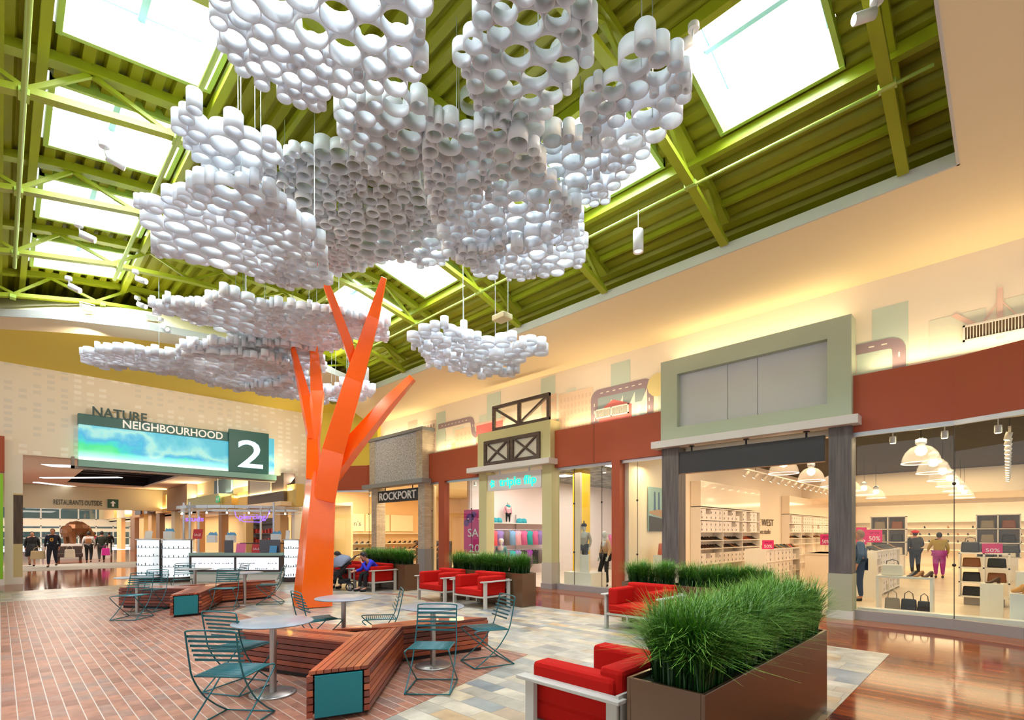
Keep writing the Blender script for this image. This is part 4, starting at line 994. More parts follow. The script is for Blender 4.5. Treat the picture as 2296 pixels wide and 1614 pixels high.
planter('bronze planter box behind the two red armchairs in the middle', 'green grass in the planter before the turquoise lettered shop', 8.1, 7.65, 8.55, 10.35, 8000, .62, 3, .0045)
planter('bronze planter box behind the seated woman, before the brick block shop', 'green grass in the planter before the brick block shop', 8.08, 12.22, 8.56, 14.9, 7500, .62, 4, .005)
# ------------------------------------------------------------------ people and mannequins
def skin(name, V, E, m, parent, subd=1, root=None):
    """V: {key: (pos, radius)}, E: [(a, b)] -> one continuous tapering surface"""
    keys = list(V); idx = {k: i for i, k in enumerate(keys)}
    me = bpy.data.meshes.new(name); me.from_pydata([V[k][0] for k in keys], [(idx[a], idx[b]) for a, b in E], [])
    me.materials.append(m); o = bpy.data.objects.new(name, me); COL.objects.link(o); o.parent = parent
    md = o.modifiers.new('skin', 'SKIN'); md.use_smooth_shade = True
    for i, k in enumerate(keys):
        sv = me.skin_vertices[0].data[i]; r = V[k][1]; sv.radius = (r, r) if isinstance(r, (int, float)) else r
        sv.use_root = (k == (root or keys[0]))
    s = o.modifiers.new('sub', 'SUBSURF'); s.levels = subd; s.render_levels = subd
    return o
m_skin = mat('skin_medium', (186, 132, 104), .5); m_skin2 = mat('skin_light', (214, 170, 142), .5); m_hair = mat('dark_hair', (28, 22, 22), .6)
m_navy = mat('navy_cloth', (24, 26, 44), .85); m_blk = mat('black_cloth', (22, 22, 26), .8); m_mann = mat('mannequin_pale', (206, 208, 200), .35)
STAND = dict(pel=(0, 0, .96), wai=(0, 0, 1.12), che=(0, .01, 1.32), nec=(0, 0, 1.47), hed=(0, .02, 1.60),
             shL=(-.18, 0, 1.40), elL=(-.25, -.02, 1.13), wrL=(-.24, .07, .88), shR=(.18, 0, 1.40), elR=(.25, -.02, 1.13), wrR=(.24, .07, .88),
             hiL=(-.09, 0, .92), knL=(-.10, .02, .50), anL=(-.10, -.02, .09), hiR=(.09, 0, .92), knR=(.10, .02, .50), anR=(.10, -.02, .09))
def person(label, loc, rz, pose=None, skinm=m_skin, top=None, bot=None, shoe=None, hair=m_hair, hlen=0, skirt=None, sleeves=True, name='person', cat='person', group=None, k=1., girth=1., barelegs=False, nohair=False, face=True):
    P = dict(STAND); P.update(pose or {}); P = {a: Vector(b)*k for a, b in P.items()}; g = girth
    t = thing(name, label, cat, loc, rz, group)
    V = {}; E = []
    def v(kx, p, r): V[kx] = (tuple(p), r if isinstance(r, tuple) else r*k)
    v('pel', P['pel'], .12*g); v('wai', P['wai'], .11*g); v('che', P['che'], .125*g); v('nec', P['nec'], .05)
    hd = P['hed']; hdir = (hd-P['nec']).normalized(); v('ja', P['nec'].lerp(hd, .45), .055)
    E += [('pel', 'wai'), ('wai', 'che'), ('che', 'nec'), ('nec', 'ja')]
    for s in 'LR':
        v('sh'+s, P['sh'+s], .055*g); v('el'+s, P['el'+s], .042); v('wr'+s, P['wr'+s], .026); v('hi'+s, P['hi'+s], .085*g); v('kn'+s, P['kn'+s], .055); v('an'+s, P['an'+s], .036)
        E += [('che', 'sh'+s), ('sh'+s, 'el'+s), ('el'+s, 'wr'+s), ('pel', 'hi'+s), ('hi'+s, 'kn'+s), ('kn'+s, 'an'+s)]
        ft = P.get('to'+s, P['an'+s]+Vector((0, .17, -.05))*k); v('to'+s, ft, .032); E.append(('an'+s, 'to'+s))
        d = (P['wr'+s]-P['el'+s]).normalized(); sd = d.cross(Vector((0, 1, .2))).normalized(); up = sd.cross(d).normalized()
        pm = P['wr'+s]+d*.055*k; v('pm'+s, pm, (.034*k, .017*k)); E.append(('wr'+s, 'pm'+s))
        for fi in range(4):
            off = up*(.024-.016*fi)*k; a = pm+off+d*.035*k; b_ = a+d*.03*k+sd*.006*k; c_ = b_+d*(.028-.004*abs(fi-1))*k+sd*.014*k
            v('f%s%da' % (s, fi), a, .0085); v('f%s%db' % (s, fi), b_, .0078); v('f%s%dc' % (s, fi), c_, .0065)
            E += [('pm'+s, 'f%s%da' % (s, fi)), ('f%s%da' % (s, fi), 'f%s%db' % (s, fi)), ('f%s%db' % (s, fi), 'f%s%dc' % (s, fi))]
        a = pm+up*.034*k-d*.02*k; b_ = a+up*.018*k+d*.03*k; v('t%sa' % s, a, .010); v('t%sb' % s, b_, .008); E += [('pm'+s, 't%sa' % s), ('t%sa' % s, 't%sb' % s)]
    skin('body', V, E, skinm, t)
    # head shaped as one piece: skull, jaw, nose, ears, eyes and mouth
    fw = P.get('look', Vector((0, 1, 0))).normalized() if 'look' in P else Vector((0, 1, 0)); up = hdir; rt_ = fw.cross(up).normalized(); fw = up.cross(rt_).normalized()
    M = Matrix((rt_, fw, up)).transposed()
    c = MB(); c.ball(hd, .1*k, 14, (.78, .95, 1.15), M); c.ball(hd+M @ Vector((0, .03, -.055))*k, .07*k, 10, (.8, .85, .95), M)
    c.ball(hd+M @ Vector((0, .098, -.012))*k, .017*k, 6, (.7, 1, 1.3), M)
    for s in (-1, 1): c.ball(hd+M @ Vector((s*.078, -.005, -.005))*k, .022*k, 6, (.4, .8, 1.2), M)
    c.obj('head', skinm, t)
    if face:
        c = MB()
        for s in (-1, 1): c.ball(hd+M @ Vector((s*.032, .086, .012))*k, .010*k, 6, (1.3, .6, .7), M)
        c.ball(hd+M @ Vector((0, .088, -.052))*k, .016*k, 6, (1.4, .5, .35), M); c.obj('eyes_and_mouth', mat('dark_features', (70, 36, 34), .5), t)
    if not nohair:
        c = MB(); c.ball(hd+M @ Vector((0, -.022, .022))*k, .104*k, 14, (.86, .92, 1.12), M)
        if hlen: c.ball(hd+M @ Vector((0, -.06, -.07*hlen))*k, .08*k, 10, (.95, .6, 1.2*hlen), M)
        c.obj('hair', hair, t)
    if top:
        V = {'a': (P['pel']+Vector((0, 0, .0))*k, .142*g*k), 'b': (P['wai'], .135*g*k), 'c': (P['che'], .148*g*k), 'n': (P['che'].lerp(P['nec'], .7), .07*k)}; E = [('a', 'b'), ('b', 'c'), ('c', 'n')]
        if not skirt: V['a'] = (P['pel'].lerp(P['wai'], .1), .138*g*k)
        for s in 'LR':
            V['s'+s] = (P['sh'+s], .072*g*k); V['e'+s] = (P['el'+s], .056*k)
            E += [('c', 's'+s), ('s'+s, 'e'+s)]
            if sleeves: V['w'+s] = (P['el'+s].lerp(P['wr'+s], .92), .038*k); E.append(('e'+s, 'w'+s))
        skin('top', {x: (tuple(y[0]), y[1]) for x, y in V.items()}, E, top, t, root='b')
    if skirt:
        a, z = P['pel'], (P['knL']+P['knR'])/2
        MB().tube([tuple(P['wai']), tuple(a), tuple(a.lerp(z, .5)), tuple(z)], .1, 14, rr=[.13*g*k, .165*g*k, .19*g*k, .2*g*k]).obj('skirt', skirt, t)
    if bot:
        V = {'p': (P['pel'], .135*g*k)}; E = []
        for s in 'LR':
            V['h'+s] = (P['hi'+s], .10*g*k); V['k'+s] = (P['kn'+s], .068*g*k); V['a'+s] = (P['an'+s].lerp(P['kn'+s], .06), .05*k); E += [('p', 'h'+s), ('h'+s, 'k'+s), ('k'+s, 'a'+s)]
        skin('trousers', {x: (tuple(y[0]), y[1]) for x, y in V.items()}, E, bot, t)
    if shoe:
        for s in 'LR':
            ft = P.get('to'+s, P['an'+s]+Vector((0, .17, -.05))*k); a = P['an'+s]+Vector((0, 0, -.04))*k
            V = {'a': (tuple(a+(a-ft)*.15), .045*k), 'b': (tuple(a.lerp(ft, .5)), .045*k), 'c': (tuple(ft), .04*k)}; skin('shoe', V, [('a', 'b'), ('b', 'c')], shoe, t)
    return t
def face_dir(x, y): return math.atan2(-x, y)
walkA = dict(knL=(-.10, .16, .50), anL=(-.10, .18, .09), knR=(.10, .04, .50), anR=(.10, -.22, .13), elL=(-.25, -.08, 1.14), wrL=(-.26, -.02, .90))
walkB = dict(knR=(.10, .16, .50), anR=(.10, .20, .09), knL=(-.10, .04, .50), anL=(-.10, -.20, .14))
m_sh = mat('dark_shoe', (20, 20, 30), .4)
q = atz(72, 1269, 0); person('woman in a black dress walking out of the corridor at the far left', (q.x, q.y, 0), R(170), walkA, top=m_blk, skirt=m_blk, shoe=m_blk, girth=1.25, k=1.0, hlen=0)
q = atz(118, 1271, 0); p2 = person('man in a dark printed sweater carrying shopping bags out of the corridor', (q.x, q.y, 0), R(165), walkB, top=m_navy, bot=m_navy, shoe=m_sh, k=1.08, girth=1.2, hair=mat('cropped_hair', (90, 66, 52), .8))
c = MB()
for i in range(7): a = i/7*2*pi; c.ball((.05*cos(a), .172, 1.33+.06*sin(a)), .028, 6)
c.obj('chest_print', mat('yellow_print', (216, 160, 60), .7), p2)
q2 = atz(85, 1262, 0); person('person in black half hidden behind the woman in the black dress', (q2.x-.2, q2.y+1.2, 0), R(175), walkB, top=m_blk, bot=m_blk, shoe=m_sh, girth=1.1)
q = atz(199, 1262, 0); p4 = person('person in a pale grey hooded top with a tan backpack, walking away', (q.x, q.y, 0), R(-10), walkA, top=mat('pale_grey_cloth', (190, 186, 184), .85), bot=m_blk, shoe=m_sh, girth=1.15, face=False)
MB().box(-.13, -.26, 1.08, .13, -.14, 1.36).obj('backpack', mat('tan_leather', (150, 98, 60), .5), p4, bevel=.04)
q = atz(228, 1261, 0); person('person in a dark coat walking away with a pink bag', (q.x, q.y, 0), R(-5), walkB, top=mat('olive_black_cloth', (44, 46, 40), .85), bot=mat('charcoal_cloth', (62, 58, 58), .8), shoe=m_sh, girth=1.2, face=False, k=1.02)
q = atz(245, 1244, 0); person('distant person in dark clothes beside the right storefronts of the corridor', (q.x, q.y, 0), R(0), walkA, top=m_blk, bot=m_blk, shoe=m_sh, face=False)
q = atz(212, 1246, 0); person('distant person in a bright pink top beyond the bear sculpture', (q.x, q.y, 0), R(0), walkA, top=mat('hot_pink_cloth', (226, 60, 110), .8), bot=m_blk, shoe=m_sh, face=False)
def bag(label, loc, w_, h_, d_, m, cat='bag', group=None, rz=0, handle=True, name='shopping_bag', hm=None, dome=0.):
    t = thing(name, label, cat, loc, rz, group); c = MB()
    c.add([(-w_/2, -d_/2, 0), (w_/2, -d_/2, 0), (w_/2, d_/2, 0), (-w_/2, d_/2, 0), (-w_*.45, -d_*.2, h_), (w_*.45, -d_*.2, h_), (w_*.45, d_*.2, h_), (-w_*.45, d_*.2, h_)], [(0, 3, 2, 1), (4, 5, 6, 7), (0, 1, 5, 4), (1, 2, 6, 5), (2, 3, 7, 6), (3, 0, 4, 7)])
    c.obj('body', m, t, bevel=min(w_, d_)*.15)
    if handle: MB().tube([(-w_*.28, 0, h_*.98), (-w_*.24, 0, h_*1.3), (0, 0, h_*1.45), (w_*.24, 0, h_*1.3), (w_*.28, 0, h_*.98)], .008 if w_ < .5 else .012, 6).obj('handle', hm or m, t)
    return t
cwh = mat('white_plastic_bag', (222, 214, 196), .5)
q = atz(137, 1271, 0)
bag('white shopping bag in the left hand of the man in the dark sweater', (p2.location.x+.62, p2.location.y-.1, .42), .42, .42, .2, cwh)
bag('beige shopping bag carried between the woman in black and the man', (p2.location.x-.52, p2.location.y+.05, .40), .55, .40, .2, mat('beige_bag', (196, 176, 136), .6))
q = atz(237, 1262, 0); bag('magenta bag held by the person in the dark coat', (q.x, q.y, .42), .36, .40, .16, mat('magenta_bag', (206, 30, 150), .5))
# seated women
SEAT = dict(pel=(0, 0, .50), wai=(0, .08, .64), che=(0, .22, .79), nec=(0, .33, .89), hed=(0, .41, .99), shL=(-.17, .25, .84), shR=(.17, .25, .84),
            elL=(-.2, .40, .60), wrL=(-.08, .50, .84), elR=(.18, .42, .60), wrR=(.10, .62, .58), hiL=(-.09, .02, .50), knL=(-.12, .42, .50), anL=(-.12, .40, .09), hiR=(.09, .02, .50), knR=(.12, .44, .50), anR=(.10, .50, .09))
person('seated woman in a royal blue sweater and black trousers resting her chin on her hand', (7.62, 12.93, .0), R(82), SEAT, top=mat('royal_blue_knit', (36, 44, 190), .85), bot=m_blk, shoe=m_blk, girth=1.0, hlen=.4)
S2 = dict(SEAT); S2.update(elL=(-.2, .44, .66), wrL=(-.12, .64, .76), elR=(.2, .46, .66), wrR=(.12, .68, .74), nec=(0, .35, .90), hed=(0, .44, .98))
person('woman in black leaning from the rear armchair toward the pushchair', (7.50, 14.22, .0), R(88), S2, top=m_blk, bot=m_blk, shoe=m_blk, skinm=m_skin2, hlen=.7)
# pushchair
t = thing('pushchair', 'black pushchair with a grey ribbed hood behind the orange trunk', 'pushchair', (6.85, 13.75, .004), R(-125)); m_bt = mat('black_tube', (30, 30, 34), .4, .3); m_hood = mat('grey_hood_cloth', (120, 128, 146), .8)
c = MB()
for s in (-.24, .24):
    c.tube([(s, -.30, .13), (s, -.02, .42), (s, .46, .98), (s*.9, .56, 1.02)], .013, 7); c.tube([(s, .34, .13), (s, .02, .52), (s, -.26, .62)], .013, 7)
c.tube([(-.22, .56, 1.02), (.22, .56, 1.02)], .014, 7); c.tube([(-.24, .34, .13), (.24, .34, .13)], .01, 6); c.obj('frame', m_bt, t)
MB().box(-.2, -.28, .44, .2, .12, .50).box(-.2, .06, .46, .2, .14, .86).obj('seat', m_blk, t, bevel=.03)
MB().box(-.18, .0, .20, .18, .3, .32).obj('basket', m_blk, t, bevel=.02)
MB().tube([(-.21, -.26, .60), (-.2, -.36, .62), (.2, -.36, .62), (.21, -.26, .60)], .02, 8).obj('bumper_bar', m_bt, t)
c = MB(); c.smooth = True; n1, n2 = 8, 10; vs = []
for i in range(n1+1):
    a = R(-10+150*i/n1)
    for j in range(n2+1): b_ = pi*j/n2; vs.append((-.24*cos(b_), .12-.34*sin(b_)*cos(a)*.95-.0, .70+.34*sin(b_)*sin(a)*.95+(.012 if i % 2 else 0)))
c.add(vs, [(i*(n2+1)+j, i*(n2+1)+j+1, (i+1)*(n2+1)+j+1, (i+1)*(n2+1)+j) for i in range(n1) for j in range(n2)]); c.obj('hood', m_hood, t, solid=.01)
m_rub = mat('tyre_rubber', (26, 26, 26), .8); m_hub = mat('white_spokes', (200, 200, 200), .4)
for x, y in ((-.26, -.32), (.26, -.32), (-.26, .34), (.26, .34)):
    wq = MB().tube([(x, y+.105*cos(R(a)), .12+.105*sin(R(a))) for a in range(0, 360, 20)], .018, 7, closed=True).obj('wheel', m_rub, t)
    c = MB()
    for a in range(0, 360, 60): c.tube([(x, y, .12), (x, y+.1*cos(R(a)), .12+.1*sin(R(a)))], .007, 5)
    c.obj('spokes', m_hub, wq)
# shop mannequins and shoppers
m_cam = mat('cream_pattern_cloth', (176, 168, 150), .8, noise=.4, nscale=22)
mA = person('standing mannequin in a patterned cream jacket and dark cap on a white plinth', (12.55, 9.25, .46), R(100), dict(knL=(-.12, .10, .50), anL=(-.14, .18, .09), knR=(.12, -.12, .5), anR=(.16, -.34, .10)), skinm=m_mann, top=m_cam, bot=mat('dark_leggings', (50, 46, 48), .7), shoe=m_mann, name='mannequin', cat='mannequin', nohair=True, face=False, k=.84)
c = MB().ball((0, .01, 1.43), .088, 12, (1, 1.05, .8)); c.tube([(0, .02, 1.48), (.02, -.02, 1.56)], .02, 6); c.obj('cap', m_blk, mA)
mB = person('bald pale mannequin in a tan sweater and black leggings beside the terracotta post', (13.1, 8.85, .0), R(60), dict(elL=(-.28, -.02, 1.13), wrL=(-.36, .1, .93), elR=(.27, 0, 1.13), wrR=(.30, .06, .90), knR=(.1, .14, .5), anR=(.12, .16, .09)), skinm=m_mann, top=mat('tan_knit', (204, 156, 112), .85), bot=m_blk, shoe=m_blk, name='mannequin', cat='mannequin', nohair=True, face=False, k=1.0)
MB().tube([(.17, .02, 1.44), (.0, .16, 1.25), (-.16, .14, 1.02)], .008, 6).obj('shoulder_strap', m_blk, mB)
mC = person('small mannequin in a pink top and turquoise scarf on the clothes shelf', (14.1, 14.1, 1.82), R(160), dict(anL=(-.1, 0, .4), anR=(.1, 0, .4), knL=(-.1, 0, .65), knR=(.1, 0, .65), toL=(-.1, .1, .37), toR=(.1, .1, .37)), skinm=m_mann, top=mat('pale_pink_cloth', (214, 160, 170), .8), bot=m_blk, name='mannequin', cat='mannequin', nohair=True, face=False, k=.62)
MB().tube([(.07*cos(R(a)), .07*sin(R(a)), .9+.02*sin(R(a*2))) for a in range(0, 360, 30)], .035, 8, closed=True).obj('scarf', mat('turquoise_cloth', (60, 180, 190), .8), mC)
q = atz(2052, 1290, 0); s1 = person('shopper in a dark jacket and red beret inside the shoe shop', (q.x, q.y, 0), R(-60), dict(elR=(.3, .1, 1.16), wrR=(.3, .34, 1.06)), top=mat('charcoal_jacket', (58, 60, 62), .8), bot=m_blk, shoe=m_sh, girth=1.2, k=1.02, face=False)
MB().lathe([(0, .10), (.08, .09), (.135, .05), (.14, .03), (.1, 0), (.09, -.02)], 0, 0, 1.66, n=16).obj('beret', mat('red_felt', (214, 40, 36), .85), s1)
q = atz(2106, 1296, 0); s2 = person('shopper in a mustard cardigan and purple trousers inside the shoe shop', (q.x, q.y, 0), R(-80), dict(elL=(-.3, .08, 1.14), wrL=(-.3, .30, 1.04)), top=mat('mustard_knit', (166, 140, 44), .85), bot=mat('purple_cloth', (168, 52, 150), .8), shoe=m_sh, girth=1.35, k=.97, face=False)
MB().tube([(0, 0, 1.02), (0, 0, .82)], .1, 14, rr=[.19, .24]).obj('tunic_hem', mat('purple_cloth', (168, 52, 150), .8), s2)
q = atz(1927, 1348, 0); person('person in a blue padded jacket at the edge of the shoe shop window', (q.x+.1, q.y+.0, 0), R(10), None, top=mat('blue_padded_cloth', (50, 80, 116), .7), bot=mat('denim', (40, 62, 96), .8), shoe=m_sh, girth=1.15, face=False, hair=mat('grey_brown_hair', (140, 110, 90), .8))
# ------------------------------------------------------------------ shop interiors
m_wwall = mat('warm_white_wall', (244, 228, 206), .6); m_shelf = mat('white_shelf', (240, 232, 220), .4); m_dkc = mat('dark_shop_ceiling', (58, 48, 36), .9)
m_box = mat('white_card', (242, 232, 224), .6); m_lid = mat('card_label', (60, 50, 50), .6); m_pinks = mat('pink_sale_sign', (222, 36, 112), .5)
m_gloss = mat('glossy_cream_panel', (246, 232, 212), .12, coat=.6)
# partitions, floors, ceilings
b = MB().box(11.75, 7.2, 0, 33.2, 7.35, 4.3); struct('wall_shoe_shop_side', b, m_wwall, 'cream side wall of the shoe shop')
b = MB().box(33, -8, 0, 33.2, 7.2, 4.3); struct('wall_shoe_shop_back', b, m_wwall, 'back wall of the shoe shop')
b = MB().box(11.62, -8, 0.0, 33, 7.2, .005); struct('floor_shoe_shop', b, shopfloor, 'pale tile floor of the shoe shop')
b = MB().box(11.75, -8, 4.3, 33.2, 7.35, 4.4); struct('ceiling_shoe_shop', b, m_dkc, 'dark ceiling of the shoe shop')
b = MB().box(27.5, -8, 3.3, 33, 7.2, 4.29); struct('ceiling_bulkhead', b, m_wwall, 'cream bulkhead over the shelves at the back')
b = MB().box(11.6, 7.35, 0, 33, 22.9, .004).box(10.2, 20, 0, 22, 26, .003); struct('floor_shops', b, shopfloor, 'pale floor of the clothes and walking shoe shops')
m_pw = mat('pinkish_white_wall', (240, 228, 224), .6)
b = MB().box(12.4, 14.4, 0, 22, 14.5, 3.9).box(22, 7.35, 0, 22.1, 14.5, 3.9); struct('wall_clothes_shop', b, m_pw, 'pinkish white walls of the clothes shop')
def gridceil():
    m, nt, bb = nodes('open_cell_ceiling'); g = NG(nt); o = g.xyz()
    n = g.noise(3.5, None, 2); c = g.ramp(n, [(.4, (70, 66, 56)), (.6, (150, 146, 130))])
    nt.links.new(c, bb.inputs['Base Color']); return m
b = MB().box(11.75, 7.35, 3.9, 22, 14.5, 4.0); struct('ceiling_clothes_shop', b, gridceil(), 'dark open cell ceiling of the clothes shop')
m_tanw = mat('tan_wall', (226, 196, 152), .6)
b = MB().box(11.8, 15.2, 0, 11.9, 15.3, 3.5).box(12.4, 14.5, 0, 21, 14.6, 4).box(10.2, 25.4, 0, 21, 25.5, 4).box(21, 14.5, 0, 21.1, 25.5, 4); struct('wall_walking_shoe_shop', b, m_tanw, 'tan walls of the brick block shop')
b = MB().prism([(11.75, 14.6), (21, 14.6), (21, 25.5), (10.3, 25.5), (10.15, 22.9), (11.75, 20.5)], 3.9, 4.0); struct('ceiling_walking_shoe_shop', b, mat('cream_ceiling', (236, 222, 196), .7), 'cream ceiling of the brick block shop')
# stacked shoe boxes
BX = {}
def shoebox(w_=.34):
    c = MB().box(-w_/2, -.1, 0, w_/2, .1, .135); c.box(-w_/2-.003, -.103, .125, w_/2+.003, .103, .168); return c
proto = thing('shoe_box', 'white shoe box on the tall side wall shelves of the shoe shop', 'shoe box', (0, 0, 0), 0, 'shoe boxes on the side wall')
shoebox().obj('carton', m_box, proto); MB().box(-.15, -.104, .03, -.11, -.101, .09).obj('label_patch', m_lid, proto)
first = [True]
def box_at(x, y, z, rz, lab, grp):
    if first[0]: proto.location = (x, y, z); proto.rotation_euler = (0, 0, rz); first[0] = False; proto['label'] = lab; proto['group'] = grp
    else: dup(proto, (x, y, z), rz, lab, grp)
rb = random.Random(5)
def shelf_unit(lab, x0, x1, y, depth, zs, z1, panel=None):
    """shelving along X with its back against y, shelves at heights zs"""
    t = thing('shelf_unit', lab, 'shelf', ((x0+x1)/2, y, 0)); P = ((x0+x1)/2, y, 0)
    for z in zs: MB().box(x0, y-depth, z-.03, x1, y-.01, z).obj('shelf', m_shelf, t, P)
    n = max(1, int((x1-x0)/1.6))
    for i in range(n+1): xx = x0+(x1-x0)*i/n; MB().box(xx-.015, y-depth+.01, 0, xx+.015, y-.012, zs[-1]).obj('upright', m_shelf, t, P)
    if panel: MB().box(x0, y-depth, panel, x1, y-.01, z1).obj('glossy_panel', m_gloss, t, P)
    return t
Y0 = 7.2
shelf_unit('white shelving with box stacks under a glossy panel in the shoe shop', 15.4, 20.7, Y0, .34, [.3, .66, 1.16, 1.42, 1.70, 2.09, 2.47], 3.3, 2.5)
shelf_unit('far white shelving with box stacks near the shoe shop back wall', 24.4, 32.0, Y0, .34, [.3, .66, 1.16, 1.42, 1.70, 2.09, 2.47], 3.3, 2.5)
for x0, x1, lab, grp, rows in ((15.5, 20.6, 'white shoe box on the near side wall shelves of the shoe shop', 'shoe boxes on the near wall shelves', ((1.70, 2), (2.09, 2))), (24.5, 31.9, 'white shoe box on the far side wall shelves of the shoe shop', 'shoe boxes on the far wall shelves', ((1.70, 2), (2.09, 2))), (15.5, 20.6, 'white shoe box on the low shelves behind the planter grass', 'shoe boxes on the low wall shelves', ((.66, 2),))):
    x = x0+.2
    while x < x1-.15:
        if rb.random() > .06:
            for z, n in rows:
                for k_ in range(n if rb.random() > .12 else n-1): box_at(x+rb.uniform(-.01, .01), Y0-.2, z+.17*k_, 0, lab, grp)
        x += .352
# shoes
def shoe_mesh(heel=.06):
    c = MB(); c.smooth = True; prof = [(-.11, .03, .055, .06), (-.06, .034, .07, .075), (.0, .036, .05, .05), (.06, .042, .035, .03), (.11, .034, .02, .02), (.135, .012, .015, .01)]
    rings = []
    for (y, w_, h, _) in prof:
        lift = heel*max(0, (.05-y)/.16)
        rings.append([(w_*cos(a), y, lift+.004+(h if sin(a) > 0 else .0)*max(0, sin(a))) for a in [pi*k/6 for k in range(7)]])
    for a, d in zip(rings, rings[1:]): c.add(a+d, [(i, i+1, 8+i, 7+i) for i in range(6)]+[(6, 0, 7, 13)])
    c.add(rings[0], [tuple(range(7))]); c.add(rings[-1], [tuple(range(7))[::-1]])
    c.smooth = False; c.box(-.018, -.11, 0, .018, -.08, heel+.01); return c
SHC = [mat('shoe_black', (30, 26, 26), .35), mat('shoe_tan', (166, 112, 66), .5), mat('shoe_red', (176, 40, 36), .4), mat('shoe_dark_brown', (74, 46, 34), .45), mat('shoe_teal', (24, 90, 96), .4)]
SHN = ['black', 'tan', 'red', 'dark brown', 'teal']; SH = []
for i, m in enumerate(SHC):
    o = shoe_mesh().obj('shoe', m); SH.append(o.data); bpy.data.objects.remove(o)
def shoe(ci, x, y, z, rz, where, grp):
    o = bpy.data.objects.new('shoe', SH[ci]); COL.objects.link(o); o.location = (x, y, z); o.rotation_euler = (0, 0, rz); tag(o, '%s heeled shoe %s' % (SHN[ci], where), 'shoe', '%s shoes %s' % (SHN[ci], where)); return o
for z, wh in ((1.42, 'on the upper shoe shelf of the side wall'), (1.16, 'on the lower shoe shelf of the side wall')):
    x = 15.65
    while x < 20.5: shoe(rb.choice((0, 0, 1, 3, 2 if x > 19 else 0)), x, Y0-.17, z, R(180+rb.uniform(-20, 20)), wh, ''); x += .21
x = 24.6
while x < 31.8: shoe(rb.choice((0, 3, 1)), x, Y0-.17, 1.42, R(180), 'on the far side wall shelf', ''); x += .3
# island with boxes and shoes
def island(lab, x0, x1, y0, y1, h, wh, nface, boxes=True, face=-1, alongx=True):
    t = thing('shelf_island', lab, 'shelf', ((x0+x1)/2, (y0+y1)/2, 0)); P = ((x0+x1)/2, (y0+y1)/2, 0)
    c = MB(); c.box(x0, y0, h-.04, x1, y1, h); c.obj('top', m_shelf, t, P)
    c = MB(); c.box(x0, (y0+y1)/2-.01, 0, x1, (y0+y1)/2+.01, h-.04); n = nface
    for i in range(n+1): xx = x0+(x1-x0)*i/n; c.box(xx-.015, y0, 0, xx+.015, y1, h-.04)
    c.obj('divider', m_shelf, t, P)
    c = MB()
    for k_ in range(3): z = .06+k_*(h-.1)/3; c.box(x0, y0, z, x1, y1, z+.02)
    c.obj('shelf', m_shelf, t, P)
    if boxes:
        for k_ in range(3):
            z = .08+k_*(h-.1)/3; x = x0+.22
            while x < x1-.15:
                for j in range(2):
                    if rb.random() > .1: box_at(x, y0+.13, z+.17*j, 0, 'white shoe box '+wh, 'shoe boxes '+wh)
                x += .37
    return t
island('white shoe island topped with coloured heels, behind the planter grass', 15.6, 18.9, 5.0, 5.6, 1.18, 'in the island behind the planter grass', 4)
x = 16.0
while x < 18.8: shoe(rb.choice((2, 0, 4, 1, 3)), x, 5.15, 1.18, R(150+rb.uniform(-20, 20)), 'standing on the island behind the planter grass', ''); x += .2
island('white shoe island stacked with boxes seen through the bent window', 15.5, 19.2, 2.35, 2.95, 1.2, 'in the island seen through the bent window', 4)
x = 15.7
while x < 19.0: shoe(rb.choice((0, 0, 3, 0, 1)), x, 2.5, 1.2, R(200+rb.uniform(-30, 30)), 'standing on the island seen through the bent window', ''); x += .22
c = MB().box(18.3, 3.9, 0, 20.2, 4.7, 1.0); c.box(18.25, 3.85, .96, 20.25, 4.75, 1.0); tag(c.obj('checkout_counter', m_gloss, bevel=.01), 'plain cream checkout counter in the shoe shop', 'counter')
def signp(lab, x, y, z, rz, w_, h_, body, sub=None):
    t = thing('sale_sign', lab, 'sign', (x, y, z), rz); MB().box(-w_/2, -.006, 0, w_/2, .006, h_).obj('card', m_pinks, t)
    if body: text('lettering', body, h_*.5, m_white, (0, -.008, h_*.14), RY, t, .001, 'CENTER', width=w_*.7)
    if sub: text('small_lettering', sub, h_*.2, mat('dark_print', (80, 20, 50), .5), (0, -.008, h_*.68), RY, t, .001, 'CENTER', width=w_*.6)
    return t
signp('pink 50% sign on the island behind the planter grass', 15.9, 5.05, 1.18, R(-45), .34, .26, '50%', 'SALE')
signp('pink 50% sign hanging near the far shelving of the shoe shop', 19.6, 4.4, 1.25, R(-50), .34, .36, '50%', 'UP TO')
signp('pink 50% sign in front of the shopper in the red beret', 20.6, 3.2, 1.34, R(-50), .5, .42, '50%', 'UP TO')
signp('pink 50% sign over the blue jacketed person', 15.9, 2.75, 1.35, R(-50), .26, .45, '%', '')
signp('pink 50% sign on top of the cube shelf of handbags', 15.55, .25, 1.2, R(-50), .42, .22, '50%', '')
text('lettering_wall', 'NE WEST', .4, mat('black_letters', (40, 34, 32), .5), (21.0, Y0-.03, 1.95), (pi/2, 0, 0), None, .004, width=2.3)['kind'] = 'structure'
o = text('lettering_wall', 'shoe studio', .28, mat('black_letters', (40, 34, 32), .5), (21.4, Y0-.03, 1.62), (pi/2, 0, 0), None, .004, width=1.5); o['kind'] = 'structure'
